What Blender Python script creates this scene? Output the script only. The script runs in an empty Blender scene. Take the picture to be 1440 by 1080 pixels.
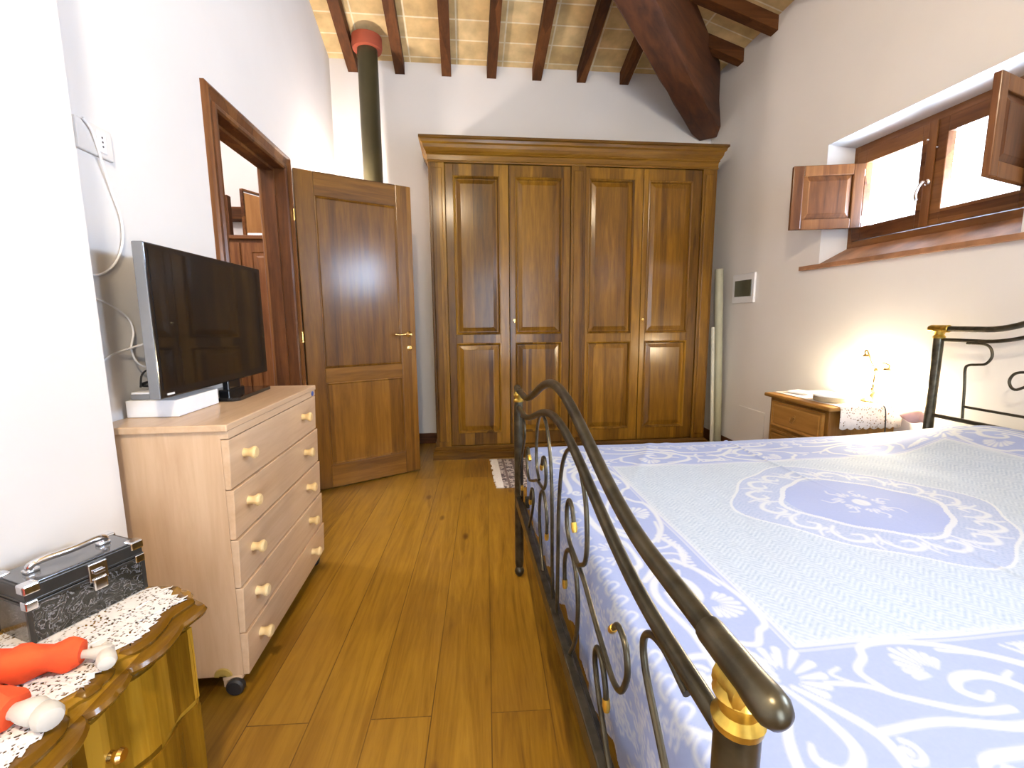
import bpy, bmesh, math, random
import numpy as np
from mathutils import Vector, Matrix
random.seed(7)
PI = math.pi
scn = bpy.context.scene
col = scn.collection
V = Vector
ORG = {}                      # object name -> world origin subtracted from its geometry

# ------------------------------------------------------------------ helpers
def tag(o, label=None, cat=None, group=None, kind=None):
    if label: o['label'] = label
    if cat: o['category'] = cat
    if group: o['group'] = group
    if kind: o['kind'] = kind
    return o

def thing(name, label, cat, loc=(0, 0, 0), rotz=0.0, group=None, local=False):
    o = bpy.data.objects.new(name, None)
    o.empty_display_size = 0.05
    col.objects.link(o)
    o.location = loc
    o.rotation_euler = (0, 0, rotz)
    ORG[o.name] = V((0, 0, 0)) if (local or rotz) else V(loc)
    return tag(o, label, cat, group)

def obj(name, bm, mat, parent=None, loc=None, smooth=False, label=None):
    """link a bmesh (world coordinates, or the parent's when it is local) as one mesh object"""
    org = ORG[parent.name] if parent is not None else V(loc if loc else (0, 0, 0))
    bmesh.ops.recalc_face_normals(bm, faces=bm.faces[:])
    bmesh.ops.translate(bm, verts=bm.verts[:], vec=-org)
    me = bpy.data.meshes.new(name)
    bm.to_mesh(me); bm.free()
    me.materials.append(mat)
    if smooth:
        for p in me.polygons: p.use_smooth = True
        me.set_sharp_from_angle(angle=math.radians(38))
    o = bpy.data.objects.new(name, me)
    col.objects.link(o)
    if parent is not None:
        o.parent = parent
    else:
        o.location = org
    ORG[o.name] = org
    if label: o['label'] = label
    return o

def struct(name, bm, mat, parent=None, **k):
    o = obj(name, bm, mat, parent, **k)
    if parent is None: o['kind'] = 'structure'
    return o

def B(): return bmesh.new()

def box(bm, x0, x1, y0, y1, z0, z1, bev=0.0, seg=2):
    vs = [bm.verts.new((x, y, z)) for x in (x0, x1) for y in (y0, y1) for z in (z0, z1)]
    fs = []
    for f in ((0, 1, 3, 2), (4, 6, 7, 5), (0, 4, 5, 1), (2, 3, 7, 6), (0, 2, 6, 4), (1, 5, 7, 3)):
        fs.append(bm.faces.new([vs[i] for i in f]))
    if bev > 0:
        es = list({e for f in fs for e in f.edges})
        bmesh.ops.recalc_face_normals(bm, faces=fs)
        bmesh.ops.bevel(bm, geom=es, offset=bev, segments=seg, profile=0.5, affect='EDGES', clamp_overlap=True)
    return vs

def hexa(bm, p):
    """8 points: bottom ring 4, top ring 4"""
    v = [bm.verts.new(q) for q in p]
    for f in ((3, 2, 1, 0), (4, 5, 6, 7), (0, 1, 5, 4), (1, 2, 6, 5), (2, 3, 7, 6), (3, 0, 4, 7)):
        bm.faces.new([v[i] for i in f])

def prism(bm, pts, z0, z1, axis='z'):
    n = len(pts)
    def P(a, b, c):
        return (a, b, c) if axis == 'z' else ((a, c, b) if axis == 'y' else (c, a, b))
    lo = [bm.verts.new(P(a, b, z0)) for a, b in pts]
    hi = [bm.verts.new(P(a, b, z1)) for a, b in pts]
    bm.faces.new(lo[::-1]); bm.faces.new(hi)
    for i in range(n):
        bm.faces.new((lo[i], lo[(i + 1) % n], hi[(i + 1) % n], hi[i]))

def catmull(pts, k=6, closed=False):
    P = [V(p) for p in pts]
    out = []
    n = len(P)
    rng = range(n if closed else n - 1)
    for i in rng:
        if closed:
            a, b, c, d = P[(i - 1) % n], P[i], P[(i + 1) % n], P[(i + 2) % n]
        else:
            a = P[i - 1] if i > 0 else P[0] * 2 - P[1]
            b, c = P[i], P[i + 1]
            d = P[i + 2] if i + 2 < n else P[-1] * 2 - P[-2]
        for j in range(k):
            t = j / k
            out.append(0.5 * ((2 * b) + (c - a) * t + (2 * a - 5 * b + 4 * c - d) * t * t + (3 * b - a - 3 * c + d) * t ** 3))
    if not closed: out.append(P[-1].copy())
    return out

def tube(bm, pts, r, n=10, closed=False, flat=1.0):
    P = [V(p) for p in pts]
    m = len(P)
    R = r if isinstance(r, (list, tuple)) else [r] * m
    rings = []
    up = None
    for i in range(m):
        if closed: t = P[(i + 1) % m] - P[(i - 1) % m]
        else: t = P[min(i + 1, m - 1)] - P[max(i - 1, 0)]
        if t.length < 1e-9: t = V((0, 0, 1))
        t.normalize()
        if up is None:
            up = t.orthogonal().normalized()
            if flat != 1.0:
                up = V((1, 0, 0)) - t * t.x
                up.normalize()
        else:
            up = (up - t * up.dot(t))
            if up.length < 1e-6: up = t.orthogonal()
            up.normalize()
        w = t.cross(up)
        rings.append([bm.verts.new(P[i] + up * (math.cos(a) * R[i]) + w * (math.sin(a) * R[i] * flat))
                      for a in (2 * PI * k / n for k in range(n))])
    for i in range(m if closed else m - 1):
        a, b = rings[i], rings[(i + 1) % m]
        for k in range(n):
            bm.faces.new((a[k], a[(k + 1) % n], b[(k + 1) % n], b[k]))
    if not closed:
        bm.faces.new(rings[0][::-1]); bm.faces.new(rings[-1])

def lathe(bm, prof, c=(0, 0, 0), n=20, axis='z'):
    """prof: list of (radius, height)"""
    c = V(c); rings = []
    for r, h in prof:
        ring = []
        for k in range(n):
            a = 2 * PI * k / n
            x, y = math.cos(a) * max(r, 1e-4), math.sin(a) * max(r, 1e-4)
            p = {'z': (x, y, h), 'x': (h, x, y), 'y': (x, h, y), '-x': (-h, x, y), '-y': (x, -h, y)}[axis]
            ring.append(bm.verts.new(c + V(p)))
        rings.append(ring)
    for i in range(len(rings) - 1):
        a, b = rings[i], rings[i + 1]
        for k in range(n):
            bm.faces.new((a[k], a[(k + 1) % n], b[(k + 1) % n], b[k]))
    bm.faces.new(rings[0][::-1]); bm.faces.new(rings[-1])

def sphere(bm, c, r, sx=1, sy=1, sz=1, u=16, v=10):
    m = Matrix.Translation(c) @ Matrix.Diagonal((r * sx, r * sy, r * sz, 1))
    bmesh.ops.create_uvsphere(bm, u_segments=u, v_segments=v, radius=1, matrix=m)

def rings_panel(bm, a0, a1, b0, b1, prof, P):
    """nested rectangles: prof = [(inset, depth)...]; P(a, b, depth) -> point"""
    rs = []
    for ins, d in prof:
        rs.append([bm.verts.new(P(a, b, d)) for a, b in
                   ((a0 + ins, b0 + ins), (a1 - ins, b0 + ins), (a1 - ins, b1 - ins), (a0 + ins, b1 - ins))])
    for i in range(len(rs) - 1):
        for k in range(4):
            bm.faces.new((rs[i][k], rs[i][(k + 1) % 4], rs[i + 1][(k + 1) % 4], rs[i + 1][k]))
    bm.faces.new(rs[-1]); bm.faces.new(rs[0][::-1])

def sweep_u(bm, xl, xr, yf, yb, prof):
    """moulding round left, front and right: prof = [(out, z)...] (closed loop)"""
    path = lambda o: ((xl - o, yb), (xl - o, yf - o), (xr + o, yf - o), (xr + o, yb))
    L = [[bm.verts.new((*path(o)[k], z)) for o, z in prof] for k in range(4)]
    n = len(prof)
    for k in range(3):
        for i in range(n):
            bm.faces.new((L[k][i], L[k][(i + 1) % n], L[k + 1][(i + 1) % n], L[k + 1][i]))
    bm.faces.new(L[0]); bm.faces.new(L[3][::-1])

# ------------------------------------------------------------------ materials
def nt(name):
    m = bpy.data.materials.new(name); m.use_nodes = True
    t = m.node_tree
    for n in list(t.nodes): t.nodes.remove(n)
    o = t.nodes.new('ShaderNodeOutputMaterial')
    p = t.nodes.new('ShaderNodeBsdfPrincipled')
    t.links.new(p.outputs[0], o.inputs[0])
    return m, t, p, o

def setp(p, base=None, rough=.5, metal=0., spec=.5, coat=0., coatr=.1, sheen=0.):
    if base: p.inputs['Base Color'].default_value = (*base, 1)
    p.inputs['Roughness'].default_value = rough
    p.inputs['Metallic'].default_value = metal
    p.inputs['Specular IOR Level'].default_value = spec
    p.inputs['Coat Weight'].default_value = coat
    p.inputs['Coat Roughness'].default_value = coatr
    p.inputs['Sheen Weight'].default_value = sheen

def ramp(t, stops):
    r = t.nodes.new('ShaderNodeValToRGB')
    e = r.color_ramp.elements
    e[0].position, e[0].color = stops[0][0], (*stops[0][1], 1)
    e[1].position, e[1].color = stops[-1][0], (*stops[-1][1], 1)
    for pos, c in stops[1:-1]:
        x = e.new(pos); x.color = (*c, 1)
    return r

def coords(t, scale=(1, 1, 1), rand=True, rot=(0, 0, 0)):
    tc = t.nodes.new('ShaderNodeTexCoord')
    mp = t.nodes.new('ShaderNodeMapping')
    mp.inputs['Scale'].default_value = scale
    mp.inputs['Rotation'].default_value = rot
    src = tc.outputs['Object']
    if rand:
        oi = t.nodes.new('ShaderNodeObjectInfo')
        mu = t.nodes.new('ShaderNodeMath'); mu.operation = 'MULTIPLY'; mu.inputs[1].default_value = 37.0
        ad = t.nodes.new('ShaderNodeVectorMath'); ad.operation = 'ADD'
        t.links.new(oi.outputs['Random'], mu.inputs[0])
        t.links.new(src, ad.inputs[0]); t.links.new(mu.outputs[0], ad.inputs[1])
        src = ad.outputs[0]
    t.links.new(src, mp.inputs['Vector'])
    return mp.outputs['Vector']

def noise(t, vec, scale, detail=4, rough=.5, dist=0.):
    n = t.nodes.new('ShaderNodeTexNoise')
    n.inputs['Scale'].default_value = scale
    n.inputs['Detail'].default_value = detail
    n.inputs['Roughness'].default_value = rough
    n.inputs['Distortion'].default_value = dist
    t.links.new(vec, n.inputs['Vector'])
    return n.outputs['Fac']

def bump(t, p, h, strength=.2, dist=.002):
    b = t.nodes.new('ShaderNodeBump')
    b.inputs['Strength'].default_value = strength
    b.inputs['Distance'].default_value = dist
    t.links.new(h, b.inputs['Height'])
    t.links.new(b.outputs[0], p.inputs['Normal'])

def mixc(t, fac, a, b, mode='MIX'):
    m = t.nodes.new('ShaderNodeMix'); m.data_type = 'RGBA'; m.blend_type = mode
    for s, v in ((0, fac), (6, a), (7, b)):
        if hasattr(v, 'links'): t.links.new(v, m.inputs[s])
        else: m.inputs[s].default_value = v if s == 0 else (*v, 1)
    return m.outputs[2]

def math2(t, op, a, b=None, c=None):
    m = t.nodes.new('ShaderNodeMath'); m.operation = op
    for i, v in enumerate((a, b, c)):
        if v is None: continue
        if hasattr(v, 'links'): t.links.new(v, m.inputs[i])
        else: m.inputs[i].default_value = v
    return m.outputs[0]

def wood(name, dark, mid, light, axis='z', s=1.0, rough=.35, coat=.0, boards=.35, bw=7.0):
    m, t, p, o = nt(name)
    k = {'x': (.09, 1, 1), 'y': (1, .09, 1), 'z': (1, 1, .09)}[axis]
    vec = coords(t, tuple(a * s for a in k))
    n1 = noise(t, vec, 26, 6, .6, .6)
    n2 = noise(t, vec, 90, 3, .6)
    n3 = noise(t, vec, 3.2, 2, .5, .3)
    # broad board to board change of tone
    k2 = {'x': (.03, bw, bw), 'y': (bw, .03, bw), 'z': (bw, bw, .03)}[axis]
    v2 = coords(t, k2)
    vo = t.nodes.new('ShaderNodeTexVoronoi'); vo.inputs['Scale'].default_value = 1.0
    t.links.new(v2, vo.inputs['Vector'])
    f = math2(t, 'ADD', math2(t, 'MULTIPLY', n1, .62), math2(t, 'MULTIPLY', n2, .18))
    f = math2(t, 'ADD', f, math2(t, 'MULTIPLY', n3, .3))
    sep = t.nodes.new('ShaderNodeSeparateColor'); t.links.new(vo.outputs['Color'], sep.inputs[0])
    f = math2(t, 'ADD', f, math2(t, 'MULTIPLY', math2(t, 'SUBTRACT', sep.outputs[0], .5), boards))
    p.inputs['Coat Roughness'].default_value = .2
    r = ramp(t, [(.3, dark), (.55, mid), (.8, light)])
    t.links.new(f, r.inputs[0]); t.links.new(r.outputs[0], p.inputs['Base Color'])
    setp(p, rough=rough, coat=coat, coatr=.18, spec=.18)
    bump(t, p, n1, .10, .001)
    return m

def plain(name, c, rough=.5, metal=0., spec=.5, coat=0., var=.08, vs=6., bmp=0., bs=60., coatr=.1):
    m, t, p, o = nt(name)
    setp(p, c, rough, metal, spec, coat, coatr)
    vec = coords(t)
    n = noise(t, vec, vs, 4)
    a = tuple(max(0, x * (1 - var)) for x in c); b = tuple(min(1, x * (1 + var)) for x in c)
    r = ramp(t, [(.35, a), (.65, b)])
    t.links.new(n, r.inputs[0]); t.links.new(r.outputs[0], p.inputs['Base Color'])
    if bmp:
        bump(t, p, noise(t, vec, bs, 4), bmp, .003)
    return m

def emit(name, c, s):
    m = bpy.data.materials.new(name); m.use_nodes = True
    t = m.node_tree
    for n in list(t.nodes): t.nodes.remove(n)
    o = t.nodes.new('ShaderNodeOutputMaterial'); e = t.nodes.new('ShaderNodeEmission')
    e.inputs[0].default_value = (*c, 1); e.inputs[1].default_value = s
    t.links.new(e.outputs[0], o.inputs[0])
    return m

def glassy(name, tint=(1, 1, 1), gl=.08):
    m = bpy.data.materials.new(name); m.use_nodes = True
    t = m.node_tree
    for n in list(t.nodes): t.nodes.remove(n)
    o = t.nodes.new('ShaderNodeOutputMaterial')
    a = t.nodes.new('ShaderNodeBsdfTransparent'); a.inputs[0].default_value = (*tint, 1)
    g = t.nodes.new('ShaderNodeBsdfGlossy'); g.inputs['Roughness'].default_value = .02
    x = t.nodes.new('ShaderNodeMixShader'); x.inputs[0].default_value = gl
    t.links.new(a.outputs[0], x.inputs[1]); t.links.new(g.outputs[0], x.inputs[2])
    t.links.new(x.outputs[0], o.inputs[0])
    return m

WALL = plain('white_plaster', (.74, .72, .70), rough=.9, spec=.2, var=.025, vs=1.5, bmp=.12, bs=9.)
WARD = {a: wood('walnut_wardrobe_' + a, (.055, .022, .002), (.145, .066, .004), (.27, .135, .010), a, rough=.42, coat=.34) for a in 'xz'}
DOORW = {a: wood('walnut_door_' + a, (.060, .023, .003), (.145, .062, .006), (.25, .115, .013), a, rough=.40, coat=.55, bw=11) for a in 'xz'}
FRAMEW = {a: wood('chestnut_' + a, (.055, .018, .006), (.13, .048, .014), (.22, .095, .030), a, rough=.4, coat=.15) for a in 'xyz'}
BEAM = {a: wood('beam_wood_' + a, (.035, .012, .004), (.085, .030, .008), (.15, .056, .016), a, rough=.7) for a in 'xyz'}
CHESTW = {a: wood('pale_beech_' + a, (.50, .33, .20), (.60, .42, .27), (.68, .50, .34), a, rough=.42, boards=.1, coat=.35) for a in 'xyz'}
PINE = wood('turned_pine', (.60, .42, .18), (.72, .53, .26), (.80, .63, .36), 'x', rough=.4)
COMM = {a: wood('honey_walnut_' + a, (.13, .060, .004), (.28, .145, .010), (.42, .235, .024), a, rough=.25, coat=.5, boards=.6, bw=12) for a in 'xyz'}
NIGHT = {a: wood('nightstand_wood_' + a, (.13, .055, .010), (.25, .12, .025), (.36, .18, .045), a, rough=.4) for a in 'xyz'}
ORANGE = wood('orange_veneer', (.42, .20, .07), (.55, .28, .10), (.64, .36, .15), 'z', rough=.5)
IRON = plain('dark_bronze_iron', (.075, .066, .045), rough=.32, metal=.75, var=.35, vs=30., spec=.5)
GOLD = plain('worn_gold', (.62, .42, .08), rough=.28, metal=.9, var=.25, vs=40.)
BRASS = plain('brass', (.80, .58, .22), rough=.22, metal=1., var=.08)
CHROME = plain('chrome', (.80, .80, .82), rough=.12, metal=1., var=.04)
STOVE = plain('olive_enamel_pipe', (.060, .052, .024), rough=.38, metal=.3, var=.15, vs=3.)
REDC = plain('red_terracotta_collar', (.35, .07, .03), rough=.7)
BLACKG = plain('black_gloss', (.010, .010, .011), rough=.10, spec=.7, var=.05)
BLACKP = plain('black_plastic', (.018, .018, .020), rough=.4, var=.1)
GREYP = plain('grey_plastic', (.20, .21, .23), rough=.35, var=.05)
SCREEN = plain('tv_screen', (.006, .006, .006), rough=.07, spec=.5, var=.02, coat=.55, coatr=.03)
WHITEP = plain('white_plastic', (.80, .80, .82), rough=.35, var=.03)
PAPER = plain('white_card', (.82, .83, .86), rough=.7, var=.03)
IVORY = plain('ivory_plastic', (.72, .70, .68), rough=.45, var=.03)
ROLL = plain('grey_green_roll', (.36, .36, .27), rough=.6, var=.08)
FRINGE = plain('white_cotton', (.80, .78, .76), rough=.95, var=.1, vs=200.)
REDCL = plain('orange_red_cloth', (.80, .085, .018), rough=.85, var=.18, vs=22., bmp=.5, bs=22.)
FELT = plain('cream_felt', (.58, .55, .50), rough=.9, var=.06, bmp=.2)
PINK = plain('pink_cotton', (.66, .42, .40), rough=.9, var=.1, vs=15.)
TANW = plain('tan_round_box', (.34, .29, .20), rough=.6, var=.1)
SKIN = plain('doll_cloth_skin', (.78, .52, .38), rough=.85)
TERRA = plain('terracotta_sill', (.30, .15, .075), rough=.55, var=.3, vs=9., bmp=.3, bs=30.)
MATT = plain('mattress_ticking', (.75, .75, .74), rough=.9)
STONE = plain('grey_blanket', (.36, .36, .38), rough=.9, var=.1)
GLASS = glassy('window_glass')
BLUES = plain('blue_sticker', (.08, .14, .42), rough=.4)
DKBAND = plain('smoked_window', (.10, .095, .06), rough=.2, spec=.6)

def floor_mat():
    m, t, p, o = nt('larch_floorboards')
    tc = t.nodes.new('ShaderNodeTexCoord')
    mp = t.nodes.new('ShaderNodeMapping'); mp.inputs['Rotation'].default_value = (0, 0, math.radians(90 + 2.8))
    t.links.new(tc.outputs['Object'], mp.inputs['Vector'])
    br = t.nodes.new('ShaderNodeTexBrick')
    br.inputs['Color1'].default_value = (0, 0, 0, 1); br.inputs['Color2'].default_value = (1, 1, 1, 1)
    br.inputs['Mortar'].default_value = (0, 0, 0, 1)
    br.inputs['Scale'].default_value = 1.0
    br.inputs['Brick Width'].default_value = 3.1; br.inputs['Row Height'].default_value = .168
    br.inputs['Mortar Size'].default_value = .0016; br.inputs['Bias'].default_value = 0
    br.offset = .37
    t.links.new(mp.outputs[0], br.inputs['Vector'])
    # every board shifts the grain
    ad = t.nodes.new('ShaderNodeVectorMath'); ad.operation = 'MULTIPLY_ADD'
    t.links.new(br.outputs['Color'], ad.inputs[0]); ad.inputs[1].default_value = (7, 11, 5)
    t.links.new(mp.outputs[0], ad.inputs[2])
    m2 = t.nodes.new('ShaderNodeMapping'); m2.inputs['Scale'].default_value = (.55, 7, 1)
    t.links.new(ad.outputs[0], m2.inputs['Vector'])
    n1 = noise(t, m2.outputs[0], 2.2, 5, .6, 2.2)
    n2 = noise(t, m2.outputs[0], 14, 4, .6, .4)
    m3 = t.nodes.new('ShaderNodeMapping'); m3.inputs['Scale'].default_value = (3.2, 7.5, 1)
    t.links.new(ad.outputs[0], m3.inputs['Vector'])
    vo = t.nodes.new('ShaderNodeTexVoronoi'); vo.inputs['Scale'].default_value = 1.0
    t.links.new(m3.outputs[0], vo.inputs['Vector'])
    f = math2(t, 'ADD', math2(t, 'MULTIPLY', n1, .72), math2(t, 'MULTIPLY', n2, .30))
    sep = t.nodes.new('ShaderNodeSeparateColor'); t.links.new(br.outputs['Color'], sep.inputs[0])
    f = math2(t, 'ADD', f, math2(t, 'MULTIPLY', math2(t, 'SUBTRACT', sep.outputs[0], .3), .26))
    r = ramp(t, [(.34, (.13, .058, .005)), (.52, (.26, .132, .009)), (.75, (.38, .210, .020))])
    t.links.new(f, r.inputs[0])
    kn = ramp(t, [(.06, (1, 1, 1)), (.15, (0, 0, 0))]); t.links.new(vo.outputs['Distance'], kn.inputs[0])
    sepk = t.nodes.new('ShaderNodeSeparateColor'); t.links.new(vo.outputs['Color'], sepk.inputs[0])
    kf = math2(t, 'MULTIPLY', kn.outputs[0], math2(t, 'GREATER_THAN', sepk.outputs[0], .66))
    c = mixc(t, math2(t, 'MULTIPLY', kf, .75), r.outputs[0], (.085, .026, .006))
    wr = noise(t, tc.outputs['Object'], 2.4, 4, .6)
    wf = ramp(t, [(.45, (0, 0, 0)), (.75, (1, 1, 1))]); t.links.new(wr, wf.inputs[0])
    c = mixc(t, math2(t, 'MULTIPLY', wf.outputs[0], .35), c, (.17, .075, .018))
    c = mixc(t, math2(t, 'MULTIPLY', br.outputs['Fac'], .38), c, (.05, .02, .005))
    t.links.new(c, p.inputs['Base Color'])
    setp(p, rough=.36, coat=.12, coatr=.25)
    bump(t, p, math2(t, 'SUBTRACT', n2, math2(t, 'MULTIPLY', br.outputs['Fac'], 2.)), .15, .002)
    return m
FLOOR = floor_mat()

def ceil_mat(rot):
    m, t, p, o = nt('cream_brick_tiles')
    tc = t.nodes.new('ShaderNodeTexCoord')
    mp = t.nodes.new('ShaderNodeMapping'); mp.inputs['Rotation'].default_value = (0, 0, rot)
    t.links.new(tc.outputs['Object'], mp.inputs['Vector'])
    br = t.nodes.new('ShaderNodeTexBrick')
    br.inputs['Color1'].default_value = (.60, .42, .19, 1); br.inputs['Color2'].default_value = (.74, .56, .29, 1)
    br.inputs['Mortar'].default_value = (.80, .70, .48, 1)
    br.inputs['Scale'].default_value = 1.0; br.offset = 0
    br.inputs['Brick Width'].default_value = .37; br.inputs['Row Height'].default_value = .16
    br.inputs['Mortar Size'].default_value = .006
    t.links.new(mp.outputs[0], br.inputs['Vector'])
    n = noise(t, tc.outputs['Object'], 9, 5)
    r = ramp(t, [(.3, (.72, .72, .72)), (.7, (1.1, 1.1, 1.1))]); t.links.new(n, r.inputs[0])
    t.links.new(mixc(t, 1.0, br.outputs['Color'], r.outputs[0], 'MULTIPLY'), p.inputs['Base Color'])
    setp(p, rough=.85, spec=.2)
    bump(t, p, n, .3, .004)
    return m
CEIL = ceil_mat(0)

def lace_mat(name, scale, hole, base=(.84, .83, .84)):
    m, t, p, o = nt(name)
    setp(p, base, .9, spec=.2)
    vec = coords(t, rand=False)
    vo = t.nodes.new('ShaderNodeTexVoronoi'); vo.inputs['Scale'].default_value = scale
    t.links.new(vec, vo.inputs['Vector'])
    big = noise(t, vec, scale * .22, 2)
    f = math2(t, 'LESS_THAN', vo.outputs['Distance'], hole)
    f = math2(t, 'MULTIPLY', f, math2(t, 'GREATER_THAN', big, .40))
    tr = t.nodes.new('ShaderNodeBsdfTransparent')
    mx = t.nodes.new('ShaderNodeMixShader')
    t.links.new(f, mx.inputs[0]); t.links.new(p.outputs[0], mx.inputs[1]); t.links.new(tr.outputs[0], mx.inputs[2])
    t.links.new(mx.outputs[0], o.inputs[0])
    return m
LACE = lace_mat('crochet_lace', 170, .40)
LACE2 = lace_mat('cutwork_linen', 95, .30, (.78, .72, .66))

def rug_mat():
    m, t, p, o = nt('oriental_rug_pile')
    vec = coords(t, rand=False)
    sx = t.nodes.new('ShaderNodeSeparateXYZ'); t.links.new(vec, sx.inputs[0])
    vo = t.nodes.new('ShaderNodeTexVoronoi'); vo.inputs['Scale'].default_value = 60; vo.distance = 'MANHATTAN'
    t.links.new(vec, vo.inputs['Vector'])
    wv = t.nodes.new('ShaderNodeTexWave'); wv.inputs['Scale'].default_value = 4.5; wv.bands_direction = 'X'
    wv.inputs['Distortion'].default_value = 0
    t.links.new(vec, wv.inputs['Vector'])
    r = ramp(t, [(.0, (.13, .11, .12)), (.35, (.32, .28, .28)), (.55, (.52, .47, .45)), (1., (.60, .56, .54))])
    r.color_ramp.interpolation = 'CONSTANT'
    sep = t.nodes.new('ShaderNodeSeparateColor'); t.links.new(vo.outputs['Color'], sep.inputs[0])
    t.links.new(sep.outputs[0], r.inputs[0])
    c = mixc(t, math2(t, 'GREATER_THAN', wv.outputs['Fac'], .86), r.outputs[0], (.19, .15, .15))
    t.links.new(c, p.inputs['Base Color']); setp(p, rough=.95, spec=.1)
    return m
RUG = rug_mat()

def case_mat():
    m, t, p, o = nt('embossed_dark_case')
    vec = coords(t, rand=False)
    n1 = noise(t, vec, 34, 3, .5, 3.2)
    wv = math2(t, 'ABSOLUTE', math2(t, 'SUBTRACT', n1, .5))
    f = ramp(t, [(.0, (1, 1, 1)), (.012, (.6, .6, .6)), (.03, (0, 0, 0))]); t.links.new(wv, f.inputs[0])
    c = mixc(t, f.outputs[0], (.030, .029, .024), (.26, .26, .28))
    t.links.new(c, p.inputs['Base Color']); setp(p, rough=.22, metal=.35, coat=.6, coatr=.08)
    return m
CASE = case_mat()
CASETOP = plain('smoked_case_top', (.085, .09, .105), rough=.16, metal=.2, coat=.8, var=.3, vs=18.)
STRIPE = plain('dark_case_trim', (.045, .042, .038), rough=.3, metal=.5)

def spread_mat():
    m, t, p, o = nt('blue_damask_bedspread')
    at = t.nodes.new('ShaderNodeAttribute'); at.attribute_name = 'Pattern'
    sep = t.nodes.new('ShaderNodeSeparateColor'); t.links.new(at.outputs['Color'], sep.inputs[0])
    uv = t.nodes.new('ShaderNodeTexCoord')
    # herringbone weave in the field
    mp = t.nodes.new('ShaderNodeMapping'); t.links.new(uv.outputs['UV'], mp.inputs['Vector'])
    s = t.nodes.new('ShaderNodeSeparateXYZ'); t.links.new(mp.outputs[0], s.inputs[0])
    W = .030
    row = math2(t, 'PINGPONG', s.outputs[0], W)
    zig = math2(t, 'ADD', s.outputs[1], math2(t, 'MULTIPLY', row, .9))
    st = math2(t, 'PINGPONG', zig, .0065)
    st = math2(t, 'DIVIDE', st, .0065)
    nz = noise(t, mp.outputs[0], 130, 2)
    nz2 = noise(t, mp.outputs[0], 40, 2)
    hb = math2(t, 'ADD', math2(t, 'MULTIPLY', st, .36), math2(t, 'MULTIPLY', nz, .85))
    hb = math2(t, 'ADD', hb, math2(t, 'MULTIPLY', nz2, .3))
    hr = ramp(t, [(.45, (.36, .46, .63)), (1.0, (.52, .61, .74))]); t.links.new(hb, hr.inputs[0])
    base = mixc(t, nz, (.31, .39, .68), (.35, .43, .72))
    c = mixc(t, sep.outputs[1], base, hr.outputs[0])
    c = mixc(t, sep.outputs[0], c, (.60, .66, .75))
    # drape tone-on-tone sprigs
    t.links.new(c, p.inputs['Base Color'])
    setp(p, rough=.75, spec=.12, sheen=.0)
    h = math2(t, 'ADD', math2(t, 'MULTIPLY', sep.outputs[0], 1.0), math2(t, 'MULTIPLY', math2(t, 'MULTIPLY', st, sep.outputs[1]), .6))
    bump(t, p, h, .25, .0012)
    return m
SPREAD = spread_mat()

# ------------------------------------------------------------------ room shell
XL, XP, XR, YB, YR = -1.0, -0.9, 2.2, 4.05, -2.6       # recess wall, pier, right wall, back, rear
ZC, SL = 3.145, .31                                    # ceiling height at the eaves, slope
bm = B(); box(bm, -3.4, 2.55, YR - .15, 5.0, -.12, 0); struct('floor', bm, FLOOR)

bm = B(); box(bm, -1.12, 2.55, YB, YB + .2, 0, 3.3); struct('wall_back', bm, WALL)
# left wall with door opening and the projecting pier near the camera
DY0, DY1, DZ = 2.10, 2.895, 1.985
bm = B()
box(bm, -1.12, XL, 1.25, DY0, 0, 4.3); box(bm, -1.12, XL, DY1, YB, 0, 4.3); box(bm, -1.12, XL, DY0, DY1, DZ, 4.3)
box(bm, -1.12, XP, YR, 1.25, 0, 5.3)
struct('wall_left', bm, WALL)
bm = B()
# rear wall with an unseen balcony opening added for frontal light
box(bm, -1.12, 0.1, YR - .2, YR, 0, 5.3); box(bm, 1.5, 2.55, YR - .2, YR, 0, 5.3); box(bm, 0.1, 1.5, YR - .2, YR, 2.15, 5.3)
struct('wall_rear', bm, WALL)
# right wall, two small window openings
WY0, WY1, WZ0, WZ1 = 1.645, 2.685, 1.42, 2.115
W2Y0, W2Y1, W2Z0, W2Z1 = -.36, .72, 1.42, 2.12
XO = XR + .35
bm = B()
box(bm, XR, XO, YR, YB + .2, 0, 1.42)
box(bm, XR, XO, YR, W2Y0, 1.42, 3.3); box(bm, XR, XO, W2Y1, WY0, 1.42, 3.3); box(bm, XR, XO, WY1, YB + .2, 1.42, 3.3)
box(bm, XR, XO, W2Y0, W2Y1, W2Z1, 3.3); box(bm, XR, XO, WY0, WY1, WZ1, 3.3)
hexa(bm, [(XR, WY1, 1.42), (2.36, WY1 - .035, 1.42), (XO, WY1 - .035, 1.42), (XO, WY1, 1.42),
          (XR, WY1, WZ1), (2.36, WY1 - .035, WZ1), (XO, WY1 - .035, WZ1), (XO, WY1, WZ1)])
hexa(bm, [(XR, WY0, 1.42), (2.36, WY0 + .028, 1.42), (XO, WY0 + .028, 1.42), (XO, WY0, 1.42),
          (XR, WY0, WZ1), (2.36, WY0 + .028, WZ1), (XO, WY0 + .028, WZ1), (XO, WY0, WZ1)])
hexa(bm, [(XR + .004, WY0, WZ1 + .001), (XR + .004, WY1, WZ1 + .001), (2.36, WY1, WZ1 - .028), (2.36, WY0, WZ1 - .028),
          (XR + .004, WY0, WZ1 + .01), (XR + .004, WY1, WZ1 + .01), (2.36, WY1, WZ1 + .01), (2.36, WY0, WZ1 + .01)])
box(bm, 2.36, XO, WY0, WY1, WZ1 - .028, WZ1); box(bm, 2.353, XO, WY0, WY1, 1.42, 1.512)
struct('wall_right', bm, WALL)

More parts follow.
